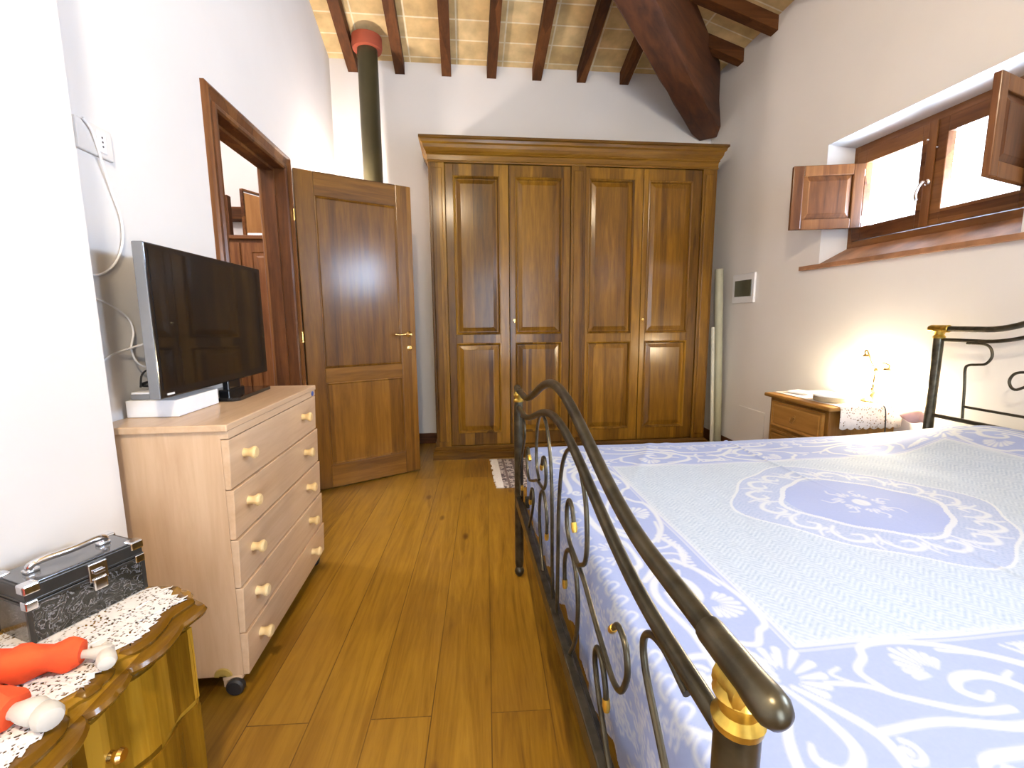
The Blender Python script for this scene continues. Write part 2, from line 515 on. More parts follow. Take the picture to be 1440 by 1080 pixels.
# ceiling: two pitched planes meeting on the hip line y = x + 1.85
zc = lambda x, y: ZC + SL * min(YB - y, XR - x)
def plane_slab(bm, pts, th=.1):
    lo = [bm.verts.new((x, y, z)) for x, y, z in pts]; hi = [bm.verts.new((x, y, z + th)) for x, y, z in pts]
    bm.faces.new(lo[::-1]); bm.faces.new(hi); n = len(lo)
    for i in range(n): bm.faces.new((lo[i], lo[(i + 1) % n], hi[(i + 1) % n], hi[i]))
bm = B()
x0 = -1.15; yh = x0 + 1.85
P = [(x0, YB, ZC), (XR, YB, ZC), (x0, yh, ZC + SL * (YB - yh))]
plane_slab(bm, [(x0, YB + .05, ZC - .015), (XR + .05, YB + .05, ZC - .015), (x0, yh, ZC + SL * (YB - yh))])
plane_slab(bm, [(XR + .05, YB + .05, ZC - .015), (XR + .05, YR - .05, ZC - .015), (x0, YR - .05, ZC + SL * (XR - x0)), (x0, yh, ZC + SL * (XR - x0))])
struct('ceiling', bm, CEIL)

# rafters -----------------------------------------------------------------
def rafterA(x, label):
    y1 = max(x + 1.85 + .02, -2)
    w, d = .038, .09
    za = lambda y: ZC + SL * (YB - y)
    bm = B()
    hexa(bm, [(x - w, YB + .002, za(YB) - d), (x + w, YB + .002, za(YB) - d), (x + w, YB + .002, za(YB) + .005), (x - w, YB + .002, za(YB) + .005),
              (x - w, y1, za(y1) - d), (x + w, y1, za(y1) - d), (x + w, y1, za(y1) + .005), (x - w, y1, za(y1) + .005)])
    bmesh.ops.translate(bm, verts=bm.verts[:], vec=(0, 0, -.004))
    o = obj('ceiling_rafter', bm, BEAM['y'], loc=(x, YB, za(YB)))
    tag(o, label, 'rafter', 'dark wooden rafters under the tiled ceiling')
RX = [-.82, -.455, -.085, .28, .655, 1.03, 1.40]
RL = ['dark wooden ceiling rafter at the left corner, just left of the stovepipe',
      'dark wooden ceiling rafter just right of the stovepipe',
      'dark wooden ceiling rafter above the left end of the wardrobe cornice',
      'dark wooden ceiling rafter above the second wardrobe door, fourth from the left corner',
      'dark wooden ceiling rafter above the middle of the wardrobe, fifth from the left corner',
      'dark wooden ceiling rafter above the third wardrobe door, sixth from the left corner',
      'dark wooden ceiling rafter that runs into the heavy diagonal beam']
for x, l in zip(RX, RL): rafterA(x, l)
def rafterB(y, label):
    w, d = .038, .09
    x1 = y - 1.85 + .02
    zb = lambda x: ZC + SL * (XR - x)
    bm = B()
    hexa(bm, [(XR + .002, y - w, zb(XR) - d), (XR + .002, y + w, zb(XR) - d), (XR + .002, y + w, zb(XR) + .005), (XR + .002, y - w, zb(XR) + .005),
              (x1, y - w, zb(x1) - d), (x1, y + w, zb(x1) - d), (x1, y + w, zb(x1) + .005), (x1, y - w, zb(x1) + .005)])
    bmesh.ops.translate(bm, verts=bm.verts[:], vec=(0, 0, -.004))
    o = obj('ceiling_rafter', bm, BEAM['x'], loc=(XR, y, zb(XR)))
    tag(o, label, 'rafter', 'dark wooden rafters under the tiled ceiling')
for y, l in ((3.66, 'short dark wooden rafter on the right wall, right behind the diagonal beam'),
             (3.27, 'dark wooden rafter on the right wall, second from the far corner'),
             (2.88, 'dark wooden rafter on the right wall, third from the far corner')): rafterB(y, l)
# heavy hip beam running down into the far right corner
bm = B()
u = V((-1, -1, SL)); sd = V((1, -1, 0)).normalized() * .108
c0 = V((2.12, 3.985, 2.64)); zs = []
N = 26
rows = []
rnd = random.Random(3)
for i in range(N + 1):
    t_ = -.04 + 2.6 * i / N
    c = c0 + u * t_
    top = .50
    j = lambda a=.006: rnd.uniform(-a, a)
    sec = [c - sd + V((j(), j(), j() + .012)), c - sd * .86 + V((0, 0, j(.004))), c + sd * .86 + V((0, 0, j(.004))), c + sd + V((j(), j(), j() + .012)),
           c + sd * 1.0 + V((j(.004), j(.004), .25)), c + sd * .98 + V((0, 0, top)), c - sd * .98 + V((0, 0, top)), c - sd * 1.0 + V((j(.004), j(.004), .25))]
    if i == 0:                                   # cut and chipped lower end
        sec[0] += V((-.02, -.02, .03)); sec[3] += V((-.03, -.04, .05))
    rows.append([bm.verts.new(p) for p in sec])
for i in range(N):
    for k in range(8): bm.faces.new((rows[i][k], rows[i][(k + 1) % 8], rows[i + 1][(k + 1) % 8], rows[i + 1][k]))
bm.faces.new(rows[0]); bm.faces.new(rows[-1][::-1])
# trim above the ceiling planes
for v in bm.verts:
    zl = zc(v.co.x, v.co.y) - .012
    if v.co.z > zl + .04: v.co.z = zl + .04
    v.co.x = min(v.co.x, XR - .001); v.co.y = min(v.co.y, YB - .001)
def beam_mat():
    m, t, p, o = nt('hewn_beam')
    tc = t.nodes.new('ShaderNodeTexCoord'); mp = t.nodes.new('ShaderNodeMapping')
    mp.inputs['Rotation'].default_value = (0, 0, math.radians(-45)); mp.inputs['Scale'].default_value = (1, 1, 1)
    t.links.new(tc.outputs['Object'], mp.inputs['Vector'])
    m2 = t.nodes.new('ShaderNodeMapping'); m2.inputs['Scale'].default_value = (.12, 1, 1); t.links.new(mp.outputs[0], m2.inputs['Vector'])
    n = noise(t, m2.outputs[0], 16, 6, .6, .5); n2 = noise(t, tc.outputs['Object'], 3, 3)
    f = math2(t, 'ADD', math2(t, 'MULTIPLY', n, .7), math2(t, 'MULTIPLY', n2, .35))
    r = ramp(t, [(.35, (.035, .011, .004)), (.55, (.085, .027, .008)), (.75, (.15, .050, .014))])
    t.links.new(f, r.inputs[0]); t.links.new(r.outputs[0], p.inputs['Base Color']); setp(p, rough=.7)
    bump(t, p, n, .5, .006)
    return m
o = obj('roof_beam', bm, beam_mat(), loc=(2.12, 3.985, 2.64), smooth=True)
tag(o, 'heavy hewn dark beam coming down diagonally into the far right corner above the wardrobe', 'beam')

# baseboards
def baseb(name, x0, x1, y0, y1): 
    bm = B(); box(bm, x0, x1, y0, y1, 0, .095, .004); struct(name, bm, FRAMEW['x' if abs(x1 - x0) > abs(y1 - y0) else 'y'])
baseb('baseboard_back', XL, XR, YB - .014, YB)
baseb('baseboard_left', XL, XL + .014, 2.96, YB - .014)
baseb('baseboard_right', XR - .014, XR, YR, YB - .014)

# ------------------------------------------------------------------ door in the left wall
d1 = bpy.data.objects.new('door_1', None); col.objects.link(d1); d1.location = (-1.0, 2.5, 0); d1['kind'] = 'structure'; ORG['door_1'] = V((-1.0, 2.5, 0))
def casing(bm, xf, y0, y1, zt, w, side):
    """stepped casing with mitred corners on a wall plane x = xf; side=+1 into the room"""
    prof = [(0, 0), (0, .016), (.012, .024), (.022, .018), (w - .03, .012), (w - .022, .020), (w - .008, .020), (w, .012), (w, 0)]  # from outside inwards
    def path(o): return ((y0 + o, 0), (y0 + o, zt - o), (y1 - o, zt - o), (y1 - o, 0))
    L = [[bm.verts.new((xf + side * d, *path(o)[k])) for o, d in prof] for k in range(4)]
    n = len(prof)
    for k in range(3):
        for i in range(n): bm.faces.new((L[k][i], L[k][(i + 1) % n], L[k + 1][(i + 1) % n], L[k + 1][i]))
    bm.faces.new(L[0]); bm.faces.new(L[3][::-1])
bm = B(); casing(bm, XL, 2.048, 2.948, 2.04, .085, 1); obj('door_casing', bm, FRAMEW['z'], d1)
bm = B(); casing(bm, -1.12, 2.048, 2.948, 2.04, .085, -1); obj('door_casing', bm, FRAMEW['z'], d1)
bm = B()
box(bm, -1.122, XL + .002, DY0, DY0 + .03, 0, DZ - .03); box(bm, -1.122, XL + .002, DY1 - .03, DY1, 0, DZ - .03); box(bm, -1.122, XL + .002, DY0, DY1, DZ - .03, DZ)
box(bm, -1.08, -1.045, DY0 + .03, DY0 + .045, 0, DZ - .045); box(bm, -1.08, -1.045, DY1 - .045, DY1 - .03, 0, DZ - .045); box(bm, -1.08, -1.045, DY0 + .03, DY1 - .03, DZ - .045, DZ - .03)
obj('door_jamb', bm, FRAMEW['z'], d1)
# the open leaf, built in its own frame: x along the leaf from the hinge, y = thickness
leafang = math.atan2(3.285 - 2.93, -.33 + .965)
leaf = bpy.data.objects.new('door_leaf', None); col.objects.link(leaf); leaf.parent = d1
leaf.location = V((-.965, 2.93, 0)) - V((-1.0, 2.5, 0)); leaf.rotation_euler = (0, 0, leafang); ORG['door_leaf'] = V((0, 0, 0))
LW, LH, LT = .727, 1.985, .042
st = .108
bm = B()
box(bm, 0, st, 0, LT, .012, LH, .004); box(bm, LW - st, LW, 0, LT, .012, LH, .004)
obj('stile', bm, DOORW['z'], leaf)
bm = B()
for a, b in ((.012, .165), (.705, .80), (1.845, LH)): box(bm, st, LW - st, .0005, LT - .0005, a, b, .003)
obj('rail', bm, DOORW['x'], leaf)
for a, b in ((.165, .705), (.80, 1.845)):
    bm = B()
    rings_panel(bm, st - .004, LW - st + .004, a - .004, b + .004, [(0, .006), (.004, .002), (.010, .000), (.016, .004), (.020, .012), (.026, .014), (.028, .0135)], lambda p, q, d: (p, d, q))
    bmesh.ops.translate(bm, verts=bm.verts[:], vec=(0, 0, 0))
    box(bm, st, LW - st, .020, .030, a, b)
    obj('door_panel', bm, DOORW['z'], leaf)
# lever handle, escutcheon (both on the room side, y<0)
bm = B(); lathe(bm, [(0, 0), (.021, 0), (.021, .004), (.014, .009), (.009, .012), (.009, .038), (0, .038)], (LW - .05, 0, 1.0), 18, '-y')
tube(bm, catmull([(LW - .05, -.036, 1.0), (LW - .09, -.040, 1.003), (LW - .13, -.038, .998), (LW - .165, -.034, 1.004)], 5), [.0075] * 5 + [.0065] * 6 + [.008] * 5, 10)
obj('door_handle', bm, BRASS, leaf, smooth=True)
bm = B(); lathe(bm, [(0, 0), (.019, 0), (.019, .004), (.012, .008), (.007, .008), (.006, .004), (0, .004)], (LW - .05, 0, .905), 18, '-y'); obj('keyhole_plate', bm, BRASS, leaf, smooth=True)
for z in (.25, 1.0, 1.72):
    bm = B(); lathe(bm, [(0, -.035), (.007, -.033), (.007, .033), (0, .035)], (-.010, .006, z), 12); obj('hinge', bm, BRASS, leaf, smooth=True)

# ------------------------------------------------------------------ hallway behind the door
bm = B(); box(bm, -3.4, -1.12, 4.85, 5.0, 0, 3.6); struct('wall_hallway_back', bm, WALL)
bm = B(); box(bm, -3.4, -3.25, .6, 4.85, 0, 3.6); struct('wall_hallway_left', bm, WALL)
bm = B(); box(bm, -3.25, -1.12, .6, .75, 0, 3.6); struct('wall_hallway_front', bm, WALL)
bm = B(); box(bm, -1.12, -1.0, YB, 4.85, 0, 3.6); struct('wall_hallway_right', bm, WALL)
bm = B(); box(bm, -3.4, -1.121, .6, 5.0, 3.5, 3.6); struct('ceiling_hallway', bm, WALL)
t = thing('cabinet', 'dark brown wooden cabinet with a flat top standing in the room beyond the open doorway', 'cabinet', (-1.75, 4.2, 0))
bm = B(); box(bm, -2.35, -1.16, 4.0, 4.42, .06, 1.75, .004); box(bm, -2.33, -1.18, 4.02, 4.40, 0, .06); obj('body', bm, FRAMEW['z'], t)
bm = B(); box(bm, -2.38, -1.14, 3.97, 4.44, 1.75, 1.78, .006); obj('top', bm, FRAMEW['x'], t)
for a, b in ((-2.33, -1.765), (-1.745, -1.18)):
    bm = B(); rings_panel(bm, a, b, .1, 1.72, [(0, 4.0), (0, 3.985), (.07, 3.985), (.078, 3.993), (.10, 3.993), (.115, 3.987)], lambda p, q, d: (p, d, q)); obj('door', bm, FRAMEW['z'], t)
t = thing('framed_board', 'pale orange wooden board with a darker rim standing on the dark cabinet beyond the doorway', 'board', (-1.81, 4.20, 1.781), rotz=math.radians(64), local=True)
bm = B(); rings_panel(bm, 0, .66, 0, .40, [(.02, .0), (.02, -.012), (.64 / 2, -.012)][:2], lambda p, q, d: (p, d, q)); obj('board', bm, ORANGE, t)
bm = B(); box(bm, 0, .012, -.016, .015, 0, .41); box(bm, .648, .66, -.016, .015, 0, .41); box(bm, .012, .648, -.016, .015, .395, .41); obj('rim', bm, FRAMEW['x'], t, label='darker wooden rim')
bm = B(); box(bm, -1.93, -1.885, 4.12, 4.18, 1.781, 2.12, .003)
tag(obj('wooden_post', bm, BEAM['z'], loc=(-1.9, 4.15, 1.781)), 'narrow dark upright on the dark cabinet, left of the pale orange board', 'post')
bm = B(); box(bm, -3.2, -1.95, 4.70, 4.849, 2.05, 2.16, .006)
tag(obj('wall_shelf', bm, BEAM['x'], loc=(-2.5, 4.8, 1.98)), 'thick dark wooden wall shelf seen high through the doorway, left of the orange board', 'shelf')
bm = B(); sphere(bm, (-2.13, 4.24, 1.86), .1, 1.2, .9, .8)
bmesh.ops.scale(bm, vec=(1, 1, 1), verts=bm.verts[:])
tag(obj('folded_blanket', bm, STONE, loc=(-2.13, 4.24, 1.781), smooth=True), 'grey bundled blanket on the dark cabinet beyond the doorway', 'blanket')
bm = B(); box(bm, -1.70, -1.55, 4.0, 4.14, 1.781, 1.80, .002)
tag(obj('white_booklet', bm, PAPER, loc=(-1.6, 4.07, 1.781)), 'small white booklet at the front of the cabinet top beyond the doorway', 'booklet')

# ------------------------------------------------------------------ windows
def window(idx, y0, y1, z0, z1, xf, detailed=True):
    w = bpy.data.objects.new('window_%d' % idx, None); col.objects.link(w); w['kind'] = 'structure'
    w.location = (xf, (y0 + y1) / 2, z0); ORG[w.name] = V(w.location)
    f = .040
    bm = B()
    box(bm, xf, xf + .06, y0, y0 + f, z0, z1, .003); box(bm, xf, xf + .06, y1 - f, y1, z0, z1, .003)
    box(bm, xf, xf + .06, y0 + f, y1 - f, z1 - f, z1, .003); box(bm, xf, xf + .06, y0 + f, y1 - f, z0, z0 + f, .003)
    obj('window_frame', bm, FRAMEW['y'], w)
    ym = (y0 + y1) / 2
    for k, (a, b) in enumerate(((y0 + f, ym), (ym, y1 - f))):
        s = .062
        zz0, zz1 = z0 + f + .002, z1 - f - .002
        a2, b2 = a + .001, b - .001
        bm = B()
        for q in ((a2, a2 + s, zz0, zz1), (b2 - s, b2, zz0, zz1)): box(bm, xf - .012, xf + .035, *q, .004)
        for q in ((a2 + s, b2 - s, zz0, zz0 + s + .012), (a2 + s, b2 - s, zz1 - s - .012, zz1)): box(bm, xf - .011, xf + .034, *q, .003)
        sash = obj('sash', bm, FRAMEW['y'], w)
        bm = B(); box(bm, xf + .012, xf + .016, a2 + s - .004, b2 - s + .004, zz0 + s, zz1 - s); obj('pane', bm, GLASS, sash)
    if detailed:
        bm = B(); box(bm, xf - .022, xf - .012, ym - .016, ym + .028, z0 + f, z1 - f, .003); obj('meeting_stile', bm, FRAMEW['z'], w)
        bm = B(); lathe(bm, [(0, 0), (.015, 0), (.015, .006), (.009, .012), (.008, .030), (0, .032)], (xf - .022, ym, z0 + .255), 16, '-x')
        tube(bm, catmull([(xf - .050, ym, z0 + .258), (xf - .058, ym + .012, z0 + .235), (xf - .060, ym + .022, z0 + .20), (xf - .052, ym + .024, z0 + .175)], 5), .008, 10)
        obj('window_handle', bm, CHROME, w, smooth=True)
        for zz in (z0 + .41, z0 + .46):
            bm = B(); lathe(bm, [(0, 0), (.006, 0), (.006, .006), (0, .008)], (xf - .022, ym - .03 + (zz - z0 - .41), zz), 10, '-x'); obj('catch', bm, CHROME, w, smooth=True)
    return w
w1 = window(1, 1.672, 2.658, 1.505, 2.092, 2.35)
def shutter(par, hinge, ang, wd, z0, z1, side):
    s = bpy.data.objects.new('shutter', None); col.objects.link(s); s.parent = par
    s.location = V((hinge[0], hinge[1], 0)) - ORG[par.name]; s.rotation_euler = (0, 0, ang); ORG[s.name] = V((0, 0, 0))
    T = .026
    e = .058
    bm = B()
    box(bm, 0, e, 0, T, z0, z1, .004); box(bm, wd - e, wd, 0, T, z0, z1, .004); box(bm, e, wd - e, .0005, T - .0005, z0, z0 + e, .003); box(bm, e, wd - e, .0005, T - .0005, z1 - e, z1, .003)
    obj('shutter_frame', bm, FRAMEW['z'], s)
    bm = B()
    rings_panel(bm, e - .003, wd - e + .003, z0 + e - .003, z1 - e + .003, [(0, .010), (.008, .010), (.030, .004), (.034, .002)], lambda p, q, d: (p, d, q))
    rings_panel(bm, e - .003, wd - e + .003, z0 + e - .003, z1 - e + .003, [(0, T - .010), (.008, T - .010), (.030, T - .004), (.034, T - .002)], lambda p, q, d: (p, d, q))
    obj('shutter_panel', bm, FRAMEW['z'], s)
    for zz in (z0 + .05, z1 - .05):
        bm = B(); lathe(bm, [(0, -.018), (.005, -.018), (.005, .018), (0, .018)], (-.004, T / 2, zz), 10); obj('hinge', bm, CHROME, s, smooth=True)
# left: hinge (2.33,2.575) -> free (1.95,2.66); right: hinge (2.33,1.715) -> free (1.92,1.60)
shutter(w1, (2.33, 2.566), math.atan2(2.655 - 2.566, 1.955 - 2.33), .385, 1.612, 1.972, 1)
shutter(w1, (2.33, 1.735), math.atan2(1.600 - 1.735, 1.93 - 2.33), .415, 1.612, 1.972, -1)
# sloping sill
bm = B()
prism(bm, [(2.17, 1.395), (2.17, 1.418), (2.205, 1.424), (2.352, 1.5085), (2.352, 1.3951)], 1.647, 2.683, 'y')
box(bm, 2.168, 2.199, 1.53, 2.815, 1.393, 1.419, .003)
struct('window_sill', bm, TERRA, w1)
w2 = window(2, W2Y0 + .02, W2Y1 - .02, 1.425, 2.115, 2.35, False)
# unseen balcony door, added behind the camera to let in cool frontal fill
d2 = bpy.data.objects.new('added_balcony_door', None); col.objects.link(d2); d2['kind'] = 'structure'; d2.location = (.8, YR - .1, 0); ORG['added_balcony_door'] = V(d2.location)
bm = B()
for a, b in ((.1, .18), (.76, .84), (1.42, 1.5)): box(bm, a, b, YR - .14, YR - .08, 0, 2.15)
box(bm, .18, 1.42, YR - .14, YR - .08, 2.07, 2.15); box(bm, .18, 1.42, YR - .14, YR - .08, 0, .12)
obj('door_frame', bm, FRAMEW['z'], d2)
for a, b in ((.18, .76), (.84, 1.42)):
    bm = B(); box(bm, a, b, YR - .112, YR - .108, .12, 2.07); obj('pane', bm, GLASS, d2)

# ------------------------------------------------------------------ stovepipe
t = thing('stovepipe', 'dark olive metal stovepipe rising behind the open door to the ceiling', 'stovepipe', (-.665, 3.83, 0))
bm = B(); lathe(bm, [(0, .05), (.085, .05), (.085, .09), (.074, .10), (.074, 1.2), (.077, 1.205), (.077, 1.27), (.074, 1.275), (.074, 3.19), (0, 3.19)], (-.665, 3.83, 0), 28)
sphere(bm, (-.665, 3.83, .06), .06, u=12, v=8)
bmesh.ops.translate(bm, verts=bm.verts[:], vec=(0, 0, -.0))
obj('pipe', bm, STOVE, t, smooth=True)
bm = B(); lathe(bm, [(.076, 3.10), (.105, 3.10), (.11, 3.12), (.11, 3.185), (.076, 3.185)], (-.665, 3.83, 0), 28); obj('collar', bm, REDC, t, smooth=True, label='red collar where the pipe meets the ceiling')
bm = B(); lathe(bm, [(0, 0), (.10, 0), (.10, .012), (.02, .02), (.02, .05), (0, .05)], (-.665, 3.83, 0), 20); obj('foot', bm, STOVE, t)

# wall lamp hidden behind the open door: lights the corner
t = thing('wall_lamp', 'small wall lamp behind the open door on the left wall', 'lamp', (XL, 3.62, 1.9))
bm = B(); lathe(bm, [(0, 0), (.05, 0), (.05, .012), (.015, .02), (.01, .06), (0, .06)], (XL, 3.62, 1.86), 18, 'x'); obj('bracket', bm, BRASS, t, smooth=True)
bm = B(); lathe(bm, [(.025, 1.86), (.05, 1.88), (.065, 1.93), (.062, 1.935), (.047, 1.885), (.022, 1.865)], (XL + .09, 3.62, 0), 20); obj('glass_cup', bm, WHITEP, t, smooth=True)

# ------------------------------------------------------------------ wardrobe
WF, WL, WRt = 3.55, -.225, 1.995
t = thing('wardrobe', 'large four-door walnut wardrobe with panelled doors and moulded cornice on the back wall', 'wardrobe', (.885, 3.8, 0))
bm = B()
box(bm, WL, WL + .025, WF + .03, 4.03, .08, 2.28); box(bm, WRt - .025, WRt, WF + .03, 4.03, .08, 2.28)
box(bm, WL + .025, WRt - .025, 4.0, 4.03, .08, 2.28); box(bm, WL + .025, WRt - .025, WF + .03, 4.0, 2.25, 2.28); box(bm, WL + .025, WRt - .025, WF + .03, 4.0, .08, .105)
obj('carcass', bm, WARD['z'], t)
bm = B()
sweep_u(bm, WL, WRt, WF + .005, 4.03, [(-.02, 2.235), (.004, 2.235), (.008, 2.245), (.004, 2.252), (.006, 2.285), (.014, 2.292), (.012, 2.302), (.02, 2.312),
      (.030, 2.33), (.034, 2.352), (.045, 2.362), (.050, 2.380), (.060, 2.386), (.060, 2.402), (-.02, 2.402)])
box(bm, WL - .02, WRt + .02, WF - .01, 4.03, 2.385, 2.40)
obj('cornice', bm, WARD['x'], t)
bm = B()
sweep_u(bm, WL, WRt, WF + .005, 4.03, [(-.02, .0), (.030, .0), (.030, .05), (.024, .056), (.026, .064), (.018, .072), (.020, .082), (.010, .092), (.004, .10), (-.02, .10)])
obj('plinth', bm, WARD['x'], t)
for a, b in ((WL, -.108), (.838, .953), (1.882, WRt)):
    bm = B()
    box(bm, a, b, WF, WF + .04, .10, 2.235, .004)
    for q in (.012,): box(bm, a + .02, b - .02, WF - .008, WF + .004, .14, 2.20, .006)
    obj('pilaster', bm, WARD['z'], t)
def ward_door(x0, x1, px0, px1, key=None):
    y = WF + .012; T = .024
    bm = B()
    box(bm, x0, px0, y, y + T, .105, 2.232, .003); box(bm, px1, x1, y, y + T, .105, 2.232, .003)
    for a, b in ((.105, .205), (.915, .985), (2.145, 2.232)): box(bm, px0, px1, y + .0005, y + T - .0005, a, b, .002)
    d = obj('door', bm, WARD['z'], t)
    for a, b in ((.205, .915), (.985, 2.145)):
        bm = B()
        rings_panel(bm, px0 - .003, px1 + .003, a - .003, b + .003, [(0, y + T), (0, y - .004), (.007, y - .007), (.014, y - .002), (.020, y + .012), (.024, y + .012), (.052, y + .004), (.055, y + .003)], lambda p, q, dd: (p, dd, q))
        obj('door_panel', bm, WARD['z'], d)
    if key is not None:
        bm = B(); lathe(bm, [(0, 0), (.008, 0), (.010, .003), (0, .004)], (key, y, 1.09), 12, '-y'); box(bm, key - .002, key + .002, y - .022, y, 1.07, 1.092, .001)
        obj('key', bm, BRASS, d)
ward_door(-.106, .362, -.048, .292)
ward_door(.366, .836, .412, .772, .35 + .05)
ward_door(.955, 1.408, .982, 1.335)
ward_door(1.412, 1.880, 1.455, 1.806, 1.435)

# ------------------------------------------------------------------ rolls beside the wardrobe
def roll(pts, r, label, mat=ROLL):
    bm = B(); tube(bm, pts, r, 16)
    o = obj('cardboard_tube', bm, mat, loc=pts[0], smooth=True)
    tag(o, label, 'tube', 'tubes leaning between wardrobe and right wall')
roll([(2.146, 3.60, .004), (2.098, 3.63, 1.49)], .034, 'tall thick grey-green tube standing between the wardrobe and the right wall')
roll([(2.062, 3.535, .004), (2.052, 3.60, 1.02)], .016, 'short thin pale tube standing beside the wardrobe, left of the thick tube', plain('pale_tube', (.50, .50, .44), rough=.5))

# ------------------------------------------------------------------ things on the right wall
t = thing('fuse_box', 'white wall fuse box with a dark smoked window on the right wall beside the wardrobe', 'fuse box', (XR, 3.42, 1.2))
bm = B(); box(bm, XR - .018, XR, 3.285, 3.565, 1.21, 1.435, .006); obj('cover', bm, WHITEP, t)
bm = B(); box(bm, XR - .024, XR - .018, 3.31, 3.525, 1.26, 1.385, .003); obj('inspection_window', bm, DKBAND, t, label='dark smoked window')
bm = B(); box(bm, XR - .006, XR, 3.08, 3.40, .14, .40, .004)
tag(obj('access_cover', bm, WALL, loc=(XR, 3.24, .14)), 'painted flush access cover low on the right wall beside the nightstand', 'cover')

# ------------------------------------------------------------------ nightstand
NX0, NX1, NY0, NY1, NZ = 1.815, 2.183, 2.06, 2.50, .655
t = thing('nightstand', 'light brown wooden nightstand with small drawers under the lit bedside lamp', 'nightstand', (2.0, 2.28, 0))
bm = B(); box(bm, NX0, NX1, NY0, NY1, .10, NZ - .022, .004); obj('body', bm, NIGHT['z'], t)
bm = B(); box(bm, NX0 - .028, NX1, NY0 - .028, NY1 + .028, NZ - .022, NZ, .008, 3); obj('top', bm, NIGHT['y'], t)
for (a, b) in ((.135, .28), (.30, .445), (.465, .615)):
    bm = B(); rings_panel(bm, NY0 + .025, NY1 - .025, a, b, [(0, NX0 + .004), (0, NX0 - .010), (.008, NX0 - .014), (.018, NX0 - .010), (.026, NX0 - .014), (.03, NX0 - .014)], lambda p, q, d: (d, p, q))
    dr = obj('drawer', bm, NIGHT['y'], t)
    bm = B(); zc_ = (a + b) / 2
    lathe(bm, [(0, 0), (.012, 0), (.012, .003), (.004, .006), (.004, .012), (0, .012)], (NX0 - .014, 2.28, zc_ + .01), 12, '-x')
    tube(bm, catmull([(NX0 - .024, 2.262, zc_ + .01), (NX0 - .030, 2.265, zc_ - .012), (NX0 - .032, 2.28, zc_ - .018), (NX0 - .030, 2.295, zc_ - .012), (NX0 - .024, 2.298, zc_ + .01)], 4), .003, 8)
    obj('drawer_pull', bm, NIGHT['z'], dr, smooth=True)
for x in (NX0 + .025, NX1 - .025):
    for y in (NY0 + .025, NY1 - .025):
        bm = B(); lathe(bm, [(0, 0), (.012, 0), (.020, .06), (.024, .10), (0, .10)], (x, y, 0), 12); obj('leg', bm, NIGHT['z'], t, smooth=True)
# linen runner hanging over both ends
bm = B()
ya, yb_ = NY0 - .031, NY1 + .031
path = [(ya - .004, NZ - .105), (ya - .004, NZ - .05), (ya - .003, NZ - .01), (ya + .006, NZ + .0025), (2.28, NZ + .0025), (yb_ - .006, NZ + .0025), (yb_ + .003, NZ - .01), (yb_ + .004, NZ - .05), (yb_ + .004, NZ - .085)]
xs = np.linspace(NX0 + .03, NX1 - .002, 33)
g = []
for j, (y, z) in enumerate(path):
    row = []
    for i, x in enumerate(xs):
        zz = z - (.010 * abs(math.sin(i * PI / 4)) if j in (0, 8) else 0)
        yy = y + (.002 * math.sin(i * .9) if j in (0, 1, 7, 8) else 0)
        row.append(bm.verts.new((x - (.025 if j in (0, 1) else 0) * 0, yy, zz)))
    g.append(row)
for j in range(len(path) - 1):
    for i in range(len(xs) - 1): bm.faces.new((g[j][i], g[j][i + 1], g[j + 1][i + 1], g[j + 1][i]))
o = obj('lace_runner', bm, LACE2, loc=(2.0, 2.28, NZ), smooth=True)
o.modifiers.new('s', 'SOLIDIFY').thickness = .0012
tag(o, 'white cutwork linen runner hanging over both ends of the nightstand', 'runner')
ZT = NZ + .005
# round tray-like box and booklet
t = thing('round_box', 'round flat white-topped tan box on the nightstand, left of the lamp', 'box', (1.93, 2.27, ZT))
bm = B(); lathe(bm, [(0, 0), (.078, 0), (.080, .003), (.080, .026), (0, .026)], (1.925, 2.185, ZT), 32); obj('body', bm, TANW, t, smooth=True)
bm = B(); lathe(bm, [(0, .026), (.083, .026), (.083, .030), (.078, .033), (0, .033)], (1.925, 2.185, ZT), 32); obj('lid', bm, WHITEP, t, smooth=True, label='white lid')
bm = B()
c = V((1.95, 2.43, 0)); a_ = math.radians(20)
box(bm, -.05, .05, -.07, .05, ZT + .0002, ZT + .012, .002); bmesh.ops.rotate(bm, verts=bm.verts[:], matrix=Matrix.Rotation(a_, 3, 'Z'), cent=(0, 0, 0)); bmesh.ops.translate(bm, verts=bm.verts[:], vec=c)
tag(obj('booklet', bm, PAPER, loc=(1.95, 2.43, ZT)), 'thin white booklet lying at the far end of the nightstand', 'booklet')
